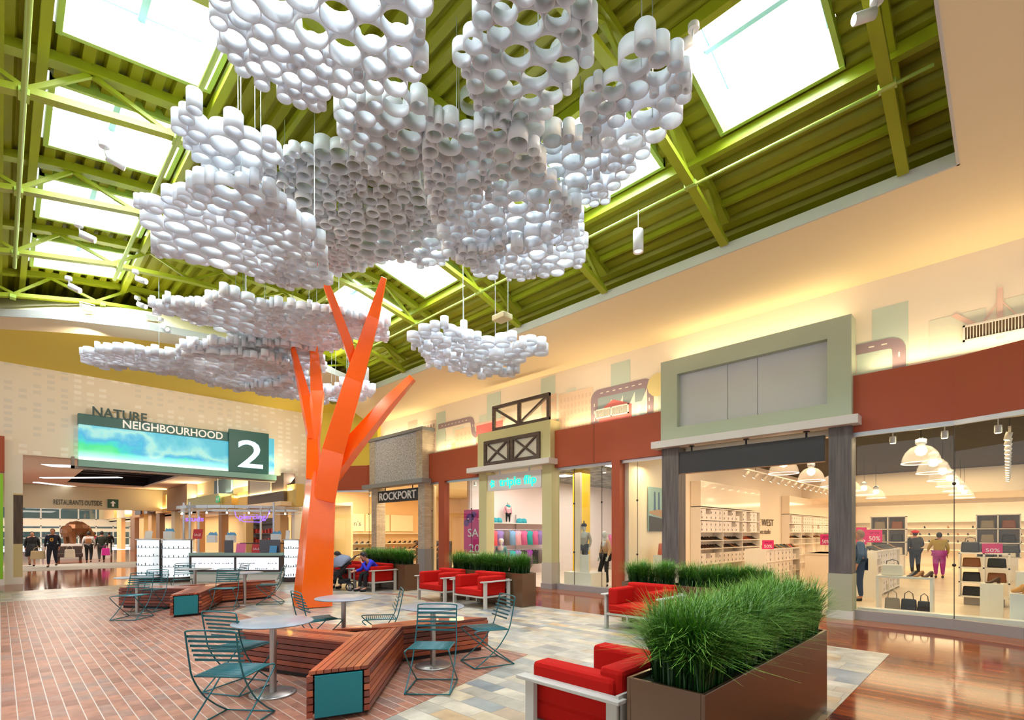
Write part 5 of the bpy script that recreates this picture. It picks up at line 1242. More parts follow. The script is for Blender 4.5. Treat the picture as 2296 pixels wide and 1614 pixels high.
# dome pendants
m_dome = bpy.data.materials.new('clear_ribbed_dome'); m_dome.use_nodes = True; _nt = m_dome.node_tree; _nt.nodes.remove(_nt.nodes['Principled BSDF'])
_a = _nt.nodes.new('ShaderNodeBsdfTransparent'); _c = _nt.nodes.new('ShaderNodeBsdfTranslucent'); _c.inputs[0].default_value = (1, .97, .95, 1); _m = _nt.nodes.new('ShaderNodeMixShader'); _m.inputs[0].default_value = .16
_nt.links.new(_a.outputs[0], _m.inputs[1]); _nt.links.new(_c.outputs[0], _m.inputs[2]); _nt.links.new(_m.outputs[0], _nt.nodes['Material Output'].inputs[0])
def make_dome():
    t = thing('dome_pendant', '', 'pendant lamp', (0, 0, 0), 0, 'clear dome pendants in the shoe shop')
    c = MB(); c.lathe([(.07, .33), (.16, .29), (.24, .2), (.285, .09), (.30, 0), (.312, .0), (.297, .1), (.25, .21), (.17, .30), (.075, .345)], n=28); c.obj('shade', m_dome, t)
    MB().lathe([(.06, .30), (.065, .36), (.09, .38), (.09, .46), (.03, .48), (.03, .50), (0, .5)], n=16).obj('socket', m_metal, t)
    MB().lathe([(0, .14), (.07, .17), (.10, .24), (.07, .31), (0, .33)], n=14).obj('bulb', emis('warm_bulb', (255, 226, 186), 7), t)
    MB().lathe([(.298, -.004), (.316, -.004), (.316, .012), (.298, .012)], n=28, closed=True).obj('rim', emis('lit_rim', (255, 236, 226), 1.1), t)
    MB().cyl(0, 0, .5, 1.3, .006, 6).obj('cord', m_blk, t); return t
dm = make_dome(); nth = ['first', 'second', 'third', 'fourth', 'fifth', 'sixth', 'seventh']
for r, (y, nn) in enumerate(((1.2, 7), (3.64, 6))):
    for i in range(nn):
        lab = 'clear dome pendant, %s from the window in the %s row of the shoe shop' % (nth[i], 'longer right' if r == 0 else 'shorter left')
        if r == 0 and i == 0: dm.location = (12.5, y, 3.0); dm['label'] = lab
        else: dup(dm, (12.5+2.25*i, y, 3.0), 0, lab)
# track lights
def track(lab, x0, x1, y, z, n, tilt):
    t = thing('track_light', lab, 'track light', ((x0+x1)/2, y, z)); P = ((x0+x1)/2, y, z)
    MB().box(x0, y-.02, z, x1, y+.02, z+.035).obj('rail', m_shelf, t, P)
    MB().cyl(x0+1, y, z+.035, 4.3, .008, 6).cyl(x1-1, y, z+.035, 4.3, .008, 6).obj('rod', m_blk, t, P)
    for i in range(n):
        x = x0+(x1-x0)*(i+.5)/n; h = MB().tube([(x, y, z-.02), (x, y+tilt*.12, z-.16)], .05, 10).obj('lamp_head', m_shelf, t, P)
        MB().tube([(x, y+tilt*.121, z-.161), (x, y+tilt*.125, z-.167)], .042, 10).obj('lens', emis('track_glow', (255, 226, 186), 9), h, None if False else P)
track('long white track of spotlights leading along the shoe shop side wall', 15.5, 30, 5.6, 3.55, 18, 1)
track('track of spotlights seen end on through the bent window', 12.8, 24, -.02, 3.55, 14, .3)
for i, (u, v) in enumerate(((2002, 988), (2118, 975), (2238, 958))):
    q = atx(u, v, 11.95); t = thing('display_spotlight', 'small white display spotlight %s behind the bent window' % ('nearest the dark pillar', 'next to the bend of the glass', 'farthest right')[i], 'spotlight', (q.x, q.y, 3.36), 0, 'display spotlights behind the windows')
    MB().cyl(0, 0, 0, .13, .05, 12).obj('housing', m_lampw, t); MB().cyl(0, 0, -.004, 0, .042, 12).obj('lens', m_bulb, t); MB().cyl(0, 0, .13, .24, .01, 6).obj('stem', m_lampw, t)
for i, (u, v, w_) in enumerate(((1305, 1052, 'left of the yellow column top'), (1347, 1050, 'right of the yellow column top'), (1470, 1040, 'beside the dark laminate pillar'), (1037, 1086, 'above the pink sale poster, left'), (1058, 1083, 'above the pink sale poster, right'), (760, 1108, 'behind the slanting window, left'), (805, 1108, 'behind the slanting window, right'))):
    q = atz(u, v, 3.36); dup(t, (q.x if q.x > 11.8 else 12.0, q.y, 3.36), 0, 'small white display spotlight '+w_)
# window display at the bend: U table, cubes, handbags
m_dw = mat('display_white', (240, 236, 224), .3, coat=.3)
MB().box(11.75, -3, 0, 12.0, 2.1, .20).obj('display_ledge', m_dw, tagd=('cream ledge inside the bent window', 'ledge'))
t = thing('display_table', 'white U shaped display table inside the bent window', 'table', (12.6, 1.45, .005)); P = (12.6, 1.45, .005)
MB().box(12.4, 1.02, .76, 12.8, 1.9, .80).obj('top', m_dw, t, P, bevel=.004)
for y in (1.02, 1.86): MB().box(12.4, y, .005, 12.8, y+.04, .76).obj('leg', m_dw, t, P)
HB = [mat('bag_black', (36, 32, 34), .4), mat('bag_taupe', (156, 140, 116), .6), mat('bag_cognac', (150, 88, 44), .5), mat('bag_white', (232, 224, 204), .5), mat('bag_olive', (120, 130, 50), .6)]
bag('white handbag with dark handles on the U shaped display table', (12.6, 1.66, .80), .36, .22, .16, HB[3], 'handbag', None, R(-90), True, 'handbag', HB[0])
bag('taupe and black drawstring bag under the display table', (12.6, 1.66, .01), .26, .34, .16, HB[1], 'handbag', None, R(-80), True, 'handbag')
bag('black drawstring bag under the display table, the middle one of three', (12.62, 1.40, .01), .26, .34, .18, HB[0], 'handbag', None, R(-95), True, 'handbag')
bag('black drawstring bag under the display table beside its right leg', (12.6, 1.16, .01), .22, .32, .18, HB[0], 'handbag', None, R(-100), True, 'handbag')
for i, (y, ci) in enumerate(((1.34, 0), (1.24, 1), (1.10, 3))): shoe(ci, 12.55, y, .80, R(60), ('at the left of the display table top', 'in the middle of the display table top', 'at the right of the display table top')[i], '')
t = thing('cube_shelf', 'white four cube shelf of handbags inside the bent window', 'shelf', (15.75, .4, 0)); P = (15.75, .4, 0)
c = MB()
for y in (-.02, .39, .80): c.box(15.5, y-.015, .2, 16.0, y+.015, 1.2)
c.obj('upright', m_shelf, t, P); c = MB()
for z in (.2, .53, .86, 1.19): c.box(15.5, -.035, z-.015, 16.0, .815, z+.015)
c.obj('shelf', m_shelf, t, P); MB().box(15.6, .05, .0, 15.95, .73, .185).obj('base', m_curbg, t, P)
for y, z, ci, s_ in ((.6, .875, 2, 'cognac handbag in the upper left cube'), (.18, .875, 0, 'black studded handbag in the upper right cube'), (.6, .545, 0, 'black studded handbag in the middle left cube'), (.18, .545, 2, 'cognac handbag in the middle right cube'), (.6, .215, 0, 'flat black briefcase in the bottom left cube')):
    bag(s_+' of the shelf', (15.72, y, z), .32, .21, .16, HB[ci], 'handbag', None, R(-90), False, 'handbag')
bag('large black handbag standing on the cube shelf', (15.75, .62, 1.21), .34, .24, .18, HB[0], 'handbag', None, R(-90), True, 'handbag')
bag('black handbag lying beside the pink sign on the cube shelf', (15.8, .0, 1.21), .4, .18, .18, HB[0], 'handbag', None, R(-90), False, 'handbag')
for lab, x0, y0, x1, y1, h in (('slim white display cube right of the handbag shelf', 13.0, .06, 13.4, .38, .70), ('low white display cube carrying tan ankle boots at the right edge', 12.1, -.6, 12.6, -.02, .62), ('tall white display cube behind the low one', 12.9, -.7, 13.4, -.1, .95)):
    tag(MB().box(x0, y0, .005, x1, y1, h).obj('display_cube', m_dw, bevel=.004), lab, 'display cube', 'white display cubes')
m_boot = mat('tan_suede', (206, 152, 92), .8)
for i, y in enumerate((-.14, -.3)):
    o = shoe_mesh(.02).obj('ankle_boot', m_boot); o.scale = (1.3, 1.3, 1.9); o.location = (12.3, y, .62); o.rotation_euler = (0, 0, R(-60)); tag(o, 'tan suede ankle boot on the low cube, %s' % ('outer one' if i else 'inner one nearer the handbag shelf'), 'boot', 'tan ankle boots')
o = shoe(3, 13.2, .2, .70, R(40), 'on the slim display cube', '')
# back wall cabinets of the shoe shop
t = thing('shelf_unit', 'long white shelves of shoes on the shoe shop back wall', 'shelf', (32.8, 1, 0)); P = (32.8, 1, 0)
for z in (.8, 1.15, 1.5, 1.85, 2.2): MB().box(32.6, -6, z, 32.99, 7, z+.04).obj('shelf', m_shelf, t, P)
MB().box(32.85, -6, 2.25, 32.98, 7, 3.1).obj('glossy_panel', m_gloss, t, P)
for z, wh in ((1.19, 'on the lower back wall shelf of the shoe shop'), (1.54, 'on the middle back wall shelf of the shoe shop'), (1.89, 'on the upper back wall shelf of the shoe shop')):
    y = -1.5
    while y < 5.5: shoe(rb.choice((0, 1, 3)), 32.75, y, z, R(-90), wh, ''); y += .36 if z < 1.8 else .9
for ci_, (y0, lab) in enumerate(((3.35, 'grey framed handbag cabinet left of the shoppers'), (.25, 'grey framed handbag cabinet above the cube shelf'))):
    x0 = 24.5; t = thing('cabinet', lab, 'cabinet', (x0, y0, 0)); P = (x0, y0, 0); c = MB()
    for y in (y0-.55, y0, y0+.55): c.box(x0-.2, y-.015, .8, x0+.2, y+.015, 2.3)
    for z in (.8, 1.3, 1.8, 2.29): c.box(x0-.2, y0-.565, z-.015, x0+.2, y0+.565, z+.015)
    c.obj('frame', m_shelf, t, P); MB().box(x0-.18, y0-.5, 0, x0+.18, y0+.5, .785).obj('base', m_shelf, t, P); MB().box(x0+.19, y0-.55, .8, x0+.2, y0+.55, 2.3).obj('back', m_curbg, t, P)
    for k_, (dy, z, cc) in enumerate(((.27, 1.82, 1), (-.27, 1.82, 2), (.27, 1.32, 1), (-.27, 1.32, 0), (.27, .82, 0), (-.27, .82, 3))):
        bag('%s handbag in the %s %s of the %s' % (('taupe', 'cognac', 'taupe', 'black', 'black', 'white')[k_], ('top', 'top', 'middle', 'middle', 'bottom', 'bottom')[k_], ('left cell', 'right cell')[k_ % 2], lab.split(' ', 2)[2]), (x0, y0+dy, z), .36, .28, .18, HB[cc], 'handbag', None, R(-90), k_ < 2, 'handbag')
bag('green shopping basket bag on the stand before the shopper in the beret', (19.9, 3.0, .75), .4, .3, .2, HB[4], 'handbag', None, R(-60), True, 'handbag')
MB().box(19.6, 2.85, .005, 20.5, 3.35, .74).obj('display_cube', m_dw, tagd=('low white stand under the green basket bag', 'display cube'))
# poster wall behind the window beside the dark pillar
def poster():
    t = thing('framed_poster', 'tall photo poster of two towers behind a river bridge', 'poster', (13.2, 7.17, 1.7)); c = MB().box(-.5, -.03, 0, .55, 0, 1.25); c.obj('print_sky', mat('poster_sky', (150, 184, 184), .5), t)
    c = MB()
    for x in (-.18, .06): c.quad((x-.07, -.032, .45), (x+.07, -.032, .45), (x+.04, -.032, 1.12), (x-.04, -.032, 1.12))
    c.obj('print_towers', mat('poster_blue', (56, 96, 128), .5), t)
    MB().add([(-.5, -.033, .5), (.1, -.033, .42), (.55, -.033, .3), (.55, -.033, .62), (.0, -.033, .62), (-.5, -.033, .56)], [(0, 1, 2, 3, 4, 5)]).obj('print_bridge', mat('poster_tan', (176, 140, 104), .5), t)
    MB().add([(-.5, -.0335, 0), (.55, -.0335, 0), (.55, -.0335, .34), (-.5, -.0335, .44)], [(0, 1, 2, 3)]).obj('print_water', mat('poster_dark', (50, 46, 40), .5), t)
poster()
bag('coral red tote bag in the window beside the dark pillar', (12.9, 6.75, 1.05), .4, .32, .16, mat('bag_coral', (196, 96, 66), .6), 'handbag', None, R(-45), False, 'handbag')
tag(MB().box(12.6, 6.55, .005, 13.2, 6.95, 1.05).obj('display_cube', m_dw), 'tall cream plinth under the coral red tote bag', 'display cube')
# ---- clothes shop
c = MB().box(14.5, 10.75, .005, 14.95, 11.2, 3.9); tag(c.obj('column', mat('bright_yellow_paint', (232, 190, 20), .4)), 'bright yellow square column inside the clothes shop', 'column', None, 'thing'); c = MB().box(14.49, 10.9, 1.85, 14.495, 11.0, 2.35); 
tag(c.obj('fire_sign', mat('red_sign', (190, 60, 40), .5)), 'narrow red sign on the yellow column', 'sign')
for i, (x, y) in enumerate([(14, 9), (16.5, 9.2), (15, 12), (18, 11), (18.5, 8.6), (13.2, 13)]):
    t = thing('ceiling_light', 'square ceiling light panel %s' % ('nearest the mannequin window', 'behind the yellow column to the right', 'left of the yellow column', 'far behind the yellow column', 'deep at the right of the clothes shop', 'above the pink clothes rack')[i], 'ceiling light', (x, y, 3.82), 0, 'square light panels of the clothes shop')
    MB().box(-.33, -.33, 0, .33, .33, .07).obj('frame', m_shelf, t); MB().box(-.3, -.3, -.004, .3, .3, 0).obj('diffuser', emis('panel_light', (255, 248, 240), 5), t)
def garment_mesh(w_, h_, sleeve):
    c = MB(); c.smooth = True; pts = [(-.06, 0), (-w_*.5, -.05), (-w_*.5-(.07 if sleeve else 0), -h_*.55 if sleeve else -.09), (-w_*.42, -.2), (-w_*.5, -h_), (w_*.5, -h_), (w_*.42, -.2), (w_*.5+(.07 if sleeve else 0), -h_*.55 if sleeve else -.09), (w_*.5, -.05), (.06, 0), (0, -.04)]
    n = len(pts); c.add([(x, -.035+.012*sin(x*30), z) for x, z in pts]+[(x, .035+.012*sin(x*30), z) for x, z in pts], [tuple(range(n)), tuple(range(2*n-1, n-1, -1))]+[(i, n+i, n+(i+1) % n, (i+1) % n) for i in range(n)])
    return c
GC = [('pink', (220, 110, 160)), ('lilac', (150, 130, 196)), ('sky blue', (130, 176, 220)), ('pale pink', (236, 176, 190)), ('turquoise', (50, 176, 178)), ('grey', (120, 112, 110)), ('coral', (240, 100, 110)), ('black', (40, 36, 40)), ('purple', (150, 50, 160))]
GM = []
for n_, c_ in GC:
    o = garment_mesh(.36, .58, False).obj('garment', mat('cloth_'+n_.replace(' ', '_'), c_, .85)); GM.append(o.data); bpy.data.objects.remove(o)
def garment(ci, x, y, z, rz, where):
    o = bpy.data.objects.new('hanging_shirt', GM[ci]); COL.objects.link(o); o.location = (x, y, z); o.rotation_euler = (0, 0, rz); tag(o, '%s children top hanging %s' % (GC[ci][0], where), 'garment', '%s tops %s' % (GC[ci][0], where)); return o
t = thing('clothes_rack', 'chrome wall rack with two rails of clothes behind the turquoise lettered entrance', 'rack', (14.6, 14.35, 0)); P = (14.6, 14.35, 0)
for z in (1.78, 1.0): MB().tube([(12.8, 13.95, z), (16.8, 13.95, z)], .015, 8).obj('rail', m_metal, t, P)
MB().box(12.8, 13.9, 2.02, 16.8, 14.38, 2.05).obj('shelf', m_shelf, t, P)
for xx in (12.9, 14.8, 16.7): MB().tube([(xx, 14.35, 0), (xx, 14.35, 2.4)], .02, 8).tube([(xx, 14.35, 1.78), (xx, 13.95, 1.78)], .012, 6).tube([(xx, 14.35, 1.0), (xx, 13.95, 1.0)], .012, 6).obj('upright', m_metal, t, P)
x = 13.1; i = 0
while x < 16.6:
    garment((6, 1, 5, 2, 3, 0, 4, 0, 1)[i % 9], x, 13.9, 1.75, R(-20+rb.uniform(-15, 15)), 'on the upper rail of the wall rack'); garment((8, 7, 5, 4, 1, 7)[i % 6], x, 13.9, .97, R(-20+rb.uniform(-15, 15)), 'on the lower rail of the wall rack'); x += .33; i += 1
for i, (x, n_) in enumerate(((13.3, 'left of the small mannequin'), (13.55, 'next to the small mannequin'), (14.7, 'right of the small mannequin'), (14.95, 'farthest right on the clothes shelf'))):
    o = MB().lathe([(0, .2), (.09, .18), (.13, .1), (.135, 0), (.12, 0), (.115, .09), (.08, .16), (0, .18)], n=16).obj('knitted_hat', mat('turquoise_knit', (60, 170, 186), .9)); o.location = (x, 14.05, 2.05); tag(o, 'turquoise knitted hat '+n_, 'hat', 'turquoise hats')
mC.location = (14.1, 14.1, 2.05-.62*.37)
for j, (x, y) in enumerate(((17.5, 8.8), (18.2, 10.4), (19.5, 12.2))):
    t = thing('garment_rack', 'chrome garment rack of bright tops %s' % ('right behind the tan sweater mannequin', 'behind the yellow column', 'far back beside the left wall of the clothes shop')[j], 'rack', (x, y, 0))
    MB().tube([(0, -.9, 0), (0, -.9, 1.6), (0, .9, 1.6), (0, .9, 0)], .016, 8).tube([(-.25, -.9, .02), (.25, -.9, .02)], .016, 6).tube([(-.25, .9, .02), (.25, .9, .02)], .016, 6).obj('frame', m_metal, t)
    yy = -.75
    while yy < .8: garment(rb.choice(((6, 0, 8), (4, 6, 0, 2), (8, 0, 4))[j]), x, y+yy, 1.58, R(80), ('on the rack behind the tan sweater mannequin', 'on the rack behind the yellow column', 'on the rack far back in the clothes shop')[j]); garment(rb.choice((7, 4, 5)), x+.03, y+yy, .98, R(80), ('low on the rack behind the tan sweater mannequin', 'low on the rack behind the yellow column', 'low on the rack far back in the clothes shop')[j]); yy += .2
tag(MB().box(12.2, 8.75, .005, 13.0, 9.75, .46).obj('plinth', m_dw), 'white plinth under the mannequin in the patterned jacket', 'plinth')
tag(MB().box(12.25, 8.9, .46, 12.3, 9.15, 1.0).box(12.24, 8.87, .46, 12.31, 8.9, 1.02).box(12.24, 9.15, .46, 12.31, 9.18, 1.02).obj('notice_stand', m_dw), 'white framed notice standing on the plinth', 'frame')
tag(MB().box(12.4, 9.3, .005, 12.5, 9.5, 3.5).obj('partition', m_wwall), 'narrow cream partition behind the pear green pillar', 'partition')
t = thing('sale_poster', 'pink and purple SALE poster behind the window left of the pear green block', 'poster', (12.0, 13.55, .9)); MB().box(0, -.75, 0, .02, .75, 1.6).obj('sheet', mat('magenta_poster', (214, 40, 130), .5), t)
c = MB()
for y, z, r_ in ((.4, 1.3, .22), (.6, 1.12, .16), (.2, 1.42, .14)): c.add([(-.003, y+r_*cos(R(30*k)), z+r_*.8*sin(R(30*k))) for k in range(12)], [tuple(range(12))])
c.obj('print_flowers', mat('violet_print', (120, 50, 150), .5), t)
text('lettering', 'SALE', .42, m_white, (-.006, .52, .62), RX, t, .002, width=1.1); text('number', '20%', .42, m_white, (-.006, .45, .06), RX, t, .002, width=1.0)
mD = person('child mannequin with a white cap beside the sale poster', (12.6, 12.95, 0), R(120), None, skinm=m_mann, top=mat('teal_grey_cloth', (90, 140, 140), .8), bot=m_blk, name='mannequin', cat='mannequin', nohair=True, face=False, k=.82)
MB().ball((0, .0, 1.38), .1, 12, (1, 1.05, .8)).obj('cap', mat('white_knit', (226, 226, 222), .9), mD)
# ---- brick block shop
m_canv = mat('canvas_panel', (238, 226, 196), .7)
for i, (x0, x1) in enumerate(((11.0, 12.5), (12.6, 14.1), (14.2, 15.7), (15.8, 17.3))):
    tag(MB().box(x0, 25.33, 1.75, x1, 25.38, 2.7).obj('canvas_panel', m_canv), 'cream canvas panel in the brick block shop, %s' % ('one nearest the orange trunk', 'the one lettered Mens', 'the one behind the brick pillar', 'the one seen through the entrance')[i], 'panel', 'cream canvas panels')
o = text('lettering_mens', "Men's", .4, mat('grey_letters', (110, 104, 96), .6), (12.95, 25.32, 2.05), RY, None, .002, width=.95); tag(o, "grey Men's lettering on a cream canvas panel", 'lettering')
t = thing('shoe_wall', 'white shoe shelves along the back wall of the brick block shop', 'shelf', (14, 25.2, 0)); P = (14, 25.2, 0)
for z in (.35, .7, 1.05, 1.62): MB().box(11, 24.95, z, 18, 25.38, z+.03).obj('shelf', m_shelf, t, P)
for z, wh in ((1.08, 'on the upper shelf of the brick block shop'), (.73, 'on the middle shelf of the brick block shop')):
    x = 11.1
    while x < 17.8: o = shoe(rb.choice((0, 0, 3)), x, 25.1, z, R(120), wh, ''); o.scale = (1.4, 1.4, 1.1); x += .34
MB().box(12.4, 21.5, 0.005, 14.2, 22.1, .9).obj('display_table', mat('dark_table', (80, 60, 48), .5), tagd=('dark display table of shoes in the brick block shop', 'table'))
for k_ in range(9): shoe((2, 3, 0)[k_ % 3], 12.5+.2*k_, 21.7, .9, R(150), 'on the dark display table of the brick block shop', '')
t = thing('shoe_rack', 'stepped rack of dark shoes inside the brick block entrance', 'rack', (13.6, 18.6, 0)); P = (13.6, 18.6, 0)
for k_ in range(4): MB().box(13.2+.2*k_, 17.5, .5+.22*k_, 13.42+.2*k_, 20.2, .52+.22*k_).obj('step', m_dkwood, t, P)
MB().box(13.95, 17.5, 0, 14.0, 20.2, 1.3).obj('back', m_dkwood, t, P)
for k_ in range(4):
    y = 17.6
    while y < 20.1: shoe(rb.choice((0, 3, 1)), 13.31+.2*k_, y, .522+.22*k_, R(100), 'on the stepped rack of the brick block shop', ''); y += .2
tag(MB().box(12.0, 16.1, 0, 12.1, 16.2, 3.5).obj('partition', m_wwall), 'cream inner jamb of the brick block entrance', 'partition')
# ------------------------------------------------------------------ jewellery kiosk
m_lit = emis('lit_showcase', (240, 244, 250), .95); m_kdk = mat('kiosk_dark_wood', (58, 44, 40), .5); m_pg = mat('pale_green_glass', (150, 180, 172), .2)
ka = -math.atan(1148/1130)
t = thing('jewellery_kiosk', 'white lit jewellery kiosk with round posts and a ring canopy in front of the corridor', 'kiosk', (5.5, 18.75, .004), ka)
def tower(x, y, nm, w_=.8):
    MB().cyl(x, y, .0, .16, w_/2+.02, 24).obj('tower_base', m_kdk, t)
    MB().cyl(x, y, .16, 1.40, w_/2-.04, 24).obj('tower_light', m_lit, t)
    o = MB().cyl(x, y, .16, 1.40, w_/2, 24).obj('tower_glass', glass(), t)
    MB().cyl(x, y, 1.40, 1.44, w_/2+.01, 24).obj('tower_cap', m_metal, t)
    c = MB()
    for z in (.5, .82, 1.12): c.lathe([(w_/2-.035, z), (w_/2-.01, z), (w_/2-.01, z+.012), (w_/2-.035, z+.012)], x, y, 0, 24, True)
    c.obj('tower_shelf', m_metal, t)
    c = MB(); r = random.Random(int(x*10))
    for z in (.2, .512, .832, 1.132):
        for k in range(10): a = pi+pi*k/10; q = w_/2-.02; c.cyl(x+q*cos(a), y+q*sin(a), z, z+r.uniform(.03, .09), .014, 6)
    c.obj('earring_display', mat('dark_jewellery', (110, 110, 120), .3, .8), t)
    MB().box(x+w_/2-.03, y-.02, 0, x+w_/2+.01, y+.02, 1.44).box(x-.02, y-w_/2-.01, 0, x+.02, y-w_/2+.03, .16).obj('tower_post', m_kdk, t)
tower(-3.5, 1.0, 'a'); tower(-1.98, .25, 'b', .95); tower(2.0, .1, 'c', .55)
c = MB().box(-1.4, 0, .0, 1.65, .6, .34); c.obj('plinth_panel', mat('kiosk_white', (226, 222, 214), .4), t)
MB().box(-1.42, -.03, .34, 1.67, .62, .40).box(-1.42, -.03, .82, 1.67, .62, .88).box(-1.42, -.02, .34, -1.36, .62, .88).box(.10, -.02, .34, .16, .62, .88).box(1.61, -.02, .34, 1.67, .62, .88).obj('case_frame', m_kdk, t)
MB().box(-1.36, .02, .40, .10, .55, .82).box(.16, .02, .40, 1.61, .55, .82).obj('lit_case', m_lit, t)
c = MB(); r = random.Random(4)
for k in range(46): x = -1.3+2.85*k/46; z = r.choice((.42, .60)); c.box(x, .0, z, x+.03, .015, z+r.uniform(.02, .05))
c.obj('jewellery_row', mat('silver_jewellery', (150, 156, 170), .3, .8), t)
MB().box(-1.42, -.05, .88, 1.67, .6, .98).obj('counter_top', m_pg, t)
MB().box(-1.4, -.02, .26, 1.66, .0, .31).obj('shelf_edge', m_pg, t)
MB().box(.9, .1, .98, 1.6, .12, 1.42).box(-.3, .1, .98, .0, .12, 1.4).obj('glass_screen', mat('smoked_screen', (78, 74, 84), .2), t)
MB().box(-3.1, 1.1, 0, -2.5, 1.2, 1.3).box(-2.6, .3, 0, -2.5, 1.2, 1.3).obj('dark_panel', m_kdk, t)
for x, y in ((-2.1, .75), (-1.6, .3), (1.2, .5), (-2.6, 2.4), (1.2, 3.0), (-.7, 3.4)): MB().cyl(x, y, 0, 2.72, .04, 12).obj('post', m_metal, t)
ring = [( -.6+2.1*cos(R(a)), 1.75+1.7*sin(R(a)), 2.55) for a in range(0, 360, 12)]
c = MB(); n = len(ring)
for i in range(n): c.beam(ring[i], ring[(i+1) % n], .10, .10)
c.obj('canopy_ring', m_metal, t)
c = MB()
for i in range(n): a, d = ring[i], ring[(i+1) % n]; c.beam((a[0], a[1], 2.40), (d[0], d[1], 2.40), .02, .02)
c.obj('lower_ring', m_metal, t)
m_neon = emis('violet_neon', (130, 90, 255), 2.2)
text('neon_lettering', 'piercing', .26, m_neon, (.15, .22, 2.12), RY, t, .01, width=.9); text('neon_lettering', 'studs', .24, m_neon, (-1.75, .3, 2.05), RY, t, .01, width=.62)
MB().tube([(.0, .2, 2.42), (.05, .2, 2.2), (.3, .2, 2.04), (.85, .2, 2.02), (1.1, .2, 2.15), (1.2, .2, 2.42)], .012, 6).obj('neon_outline', m_neon, t)
for i in range(8):
    a = R(200+i*20); x, y = -.6+2.0*cos(a), 1.75+1.6*sin(a)
    l = MB().tube([(x, y, 2.5), (x, y+.02, 2.36)], .035, 8).obj('ring_spot', m_lampw, t); MB().ball((x, y-.0, 2.34), .03, 8).obj('bulb', m_bulb, l)
def on_kiosk(x, y): v = Matrix.Rotation(ka, 3, 'Z') @ Vector((x, y, 0)); return (5.5+v.x, 18.75+v.y)
def card(lab, x, y, z, w_, h_, m, body=None, name='display_card', cat='sign', tilt=-12):
    p = on_kiosk(x, y); tt = thing(name, lab, cat, (p[0], p[1], z), ka); tt.rotation_euler = (R(tilt), 0, ka)
    MB().box(-w_/2, -.006, 0, w_/2, .006, h_).obj('card', m, tt)
    if body: text('lettering', body, h_*.35, m_white, (0, -.008, h_*.3), RY, tt, .001, 'CENTER', width=w_*.7)
card('white blank card on top of the leftmost kiosk tower', -3.55, 1.0, 1.45, .26, .28, m_white)
card('red sale card on top of the middle kiosk tower', -1.35, .3, 1.45, .32, .34, mat('red_card', (196, 50, 60), .5), 'SALE')
card('pink card standing on the kiosk counter', .25, .1, .985, .32, .32, mat('pink_card', (240, 120, 176), .5))
card('red and white sale card on the kiosk counter', .78, .1, .985, .3, .3, mat('red_card', (196, 50, 60), .5), 'SALE')
card('small blue card at the right end of the kiosk counter', 1.75-.35, .0, .985, .24, .24, mat('blue_card', (90, 160, 214), .5))
card('tilted white card on top of the right kiosk tower', 1.85, .1, 1.45, .14, .3, m_white)
m_tis = mat('blue_tissue', (120, 190, 232), .7)
for i, (x, y, z, w_) in enumerate(((-2.35, .35, 1.45, 'on the left of the middle tower'), (-.95, .5, 1.32, 'nearest the register'), (-.3, .5, 1.32, 'above the pink card'), (1.3, .45, 1.36, 'by the right post'))):
    p = on_kiosk(x, y); tt = thing('gift_bag', 'white gift bag with blue tissue paper %s' % w_, 'gift bag', (p[0], p[1], z-.0), ka, 'white gift bags on the kiosk')
    MB().box(-.15, -.08, 0, .15, .08, .26).obj('body', m_white, tt)
    c = MB(); r = random.Random(i)
    for k in range(7): a = -.12+.04*k; c.add([(a, -.05, .25), (a+.06, .05, .25), (a+.02, .0, .34+r.uniform(0, .06))], [(0, 1, 2)]); c.add([(a, .05, .25), (a+.06, -.05, .25), (a+.04, .0, .33+r.uniform(0, .06))], [(0, 1, 2)])
    c.obj('tissue_paper', m_tis, tt)
tt = thing('shelf_riser', 'raised dark shelf behind the kiosk counter', 'shelf', (p[0], p[1], .985), ka); MB().box(-1.2, -.1, .30, 1.5, .12, .33).box(-1.2, -.02, 0, -1.15, .02, .3).box(1.4, -.02, 0, 1.45, .02, .3).box(.1, -.02, 0, .15, .02, .3).obj('board', m_kdk, tt)
p = on_kiosk(1.0, .35); tt = thing('potted_grass', 'small pot of green grass on the kiosk counter', 'plant', (p[0], p[1], .985)); MB().cyl(0, 0, 0, .12, .09, 12).obj('pot', m_kdk, tt)
c = MB(); r = random.Random(8)
for k in range(160):
    a = r.random()*2*pi; q = r.random()*.14; x, y = q*cos(a), q*sin(a); c.add([(x-.006, y, .1), (x+.006, y, .1), (x*1.4, y*1.4, .1+r.uniform(.2, .34))], [(0, 1, 2)])
c.obj('grass', m_grass, tt)['kind'] = 'stuff'
# ------------------------------------------------------------------ corridor beyond
CX = 9.2; EW = 77.
m_cc = mat('beige_corridor_ceiling', (240, 222, 198), .7); m_cw = mat('cream_corridor_wall', (246, 226, 176), .7)
b = MB().box(-8, EY+.3, 4.9, 3.0, EW, 5.0).box(3.0, EY+.3, 4.9, CX+1, 30, 5.0).box(3.0, 44, 4.9, CX+1, EW, 5.0).box(7.2, 30, 4.9, CX+1, 44, 5.0); struct('ceiling_corridor', b, m_cc, 'beige corridor ceiling with an opening')
b = MB().box(2.6, 29.6, 5.0, 2.7, 44.4, 6.4).box(2.6, 29.6, 5.0, 7.6, 29.7, 6.4).box(2.6, 44.3, 5.0, 7.6, 44.4, 6.4).box(7.5, 29.6, 5, 7.6, 44.4, 6.4).box(2.6, 29.6, 6.4, 7.6, 44.4, 6.5); struct('ceiling_recess', b, mat('near_black', (30, 30, 34), .8), 'dark recess above the corridor ceiling opening')
c = MB()
for k in range(9): c.beam((3, 30.5+1.6*k, 5.6), (7.4, 30.5+1.6*k, 5.6), .06); c.beam((3+.5*k, 30, 5.9), (3+.5*k, 44, 5.9), .05)
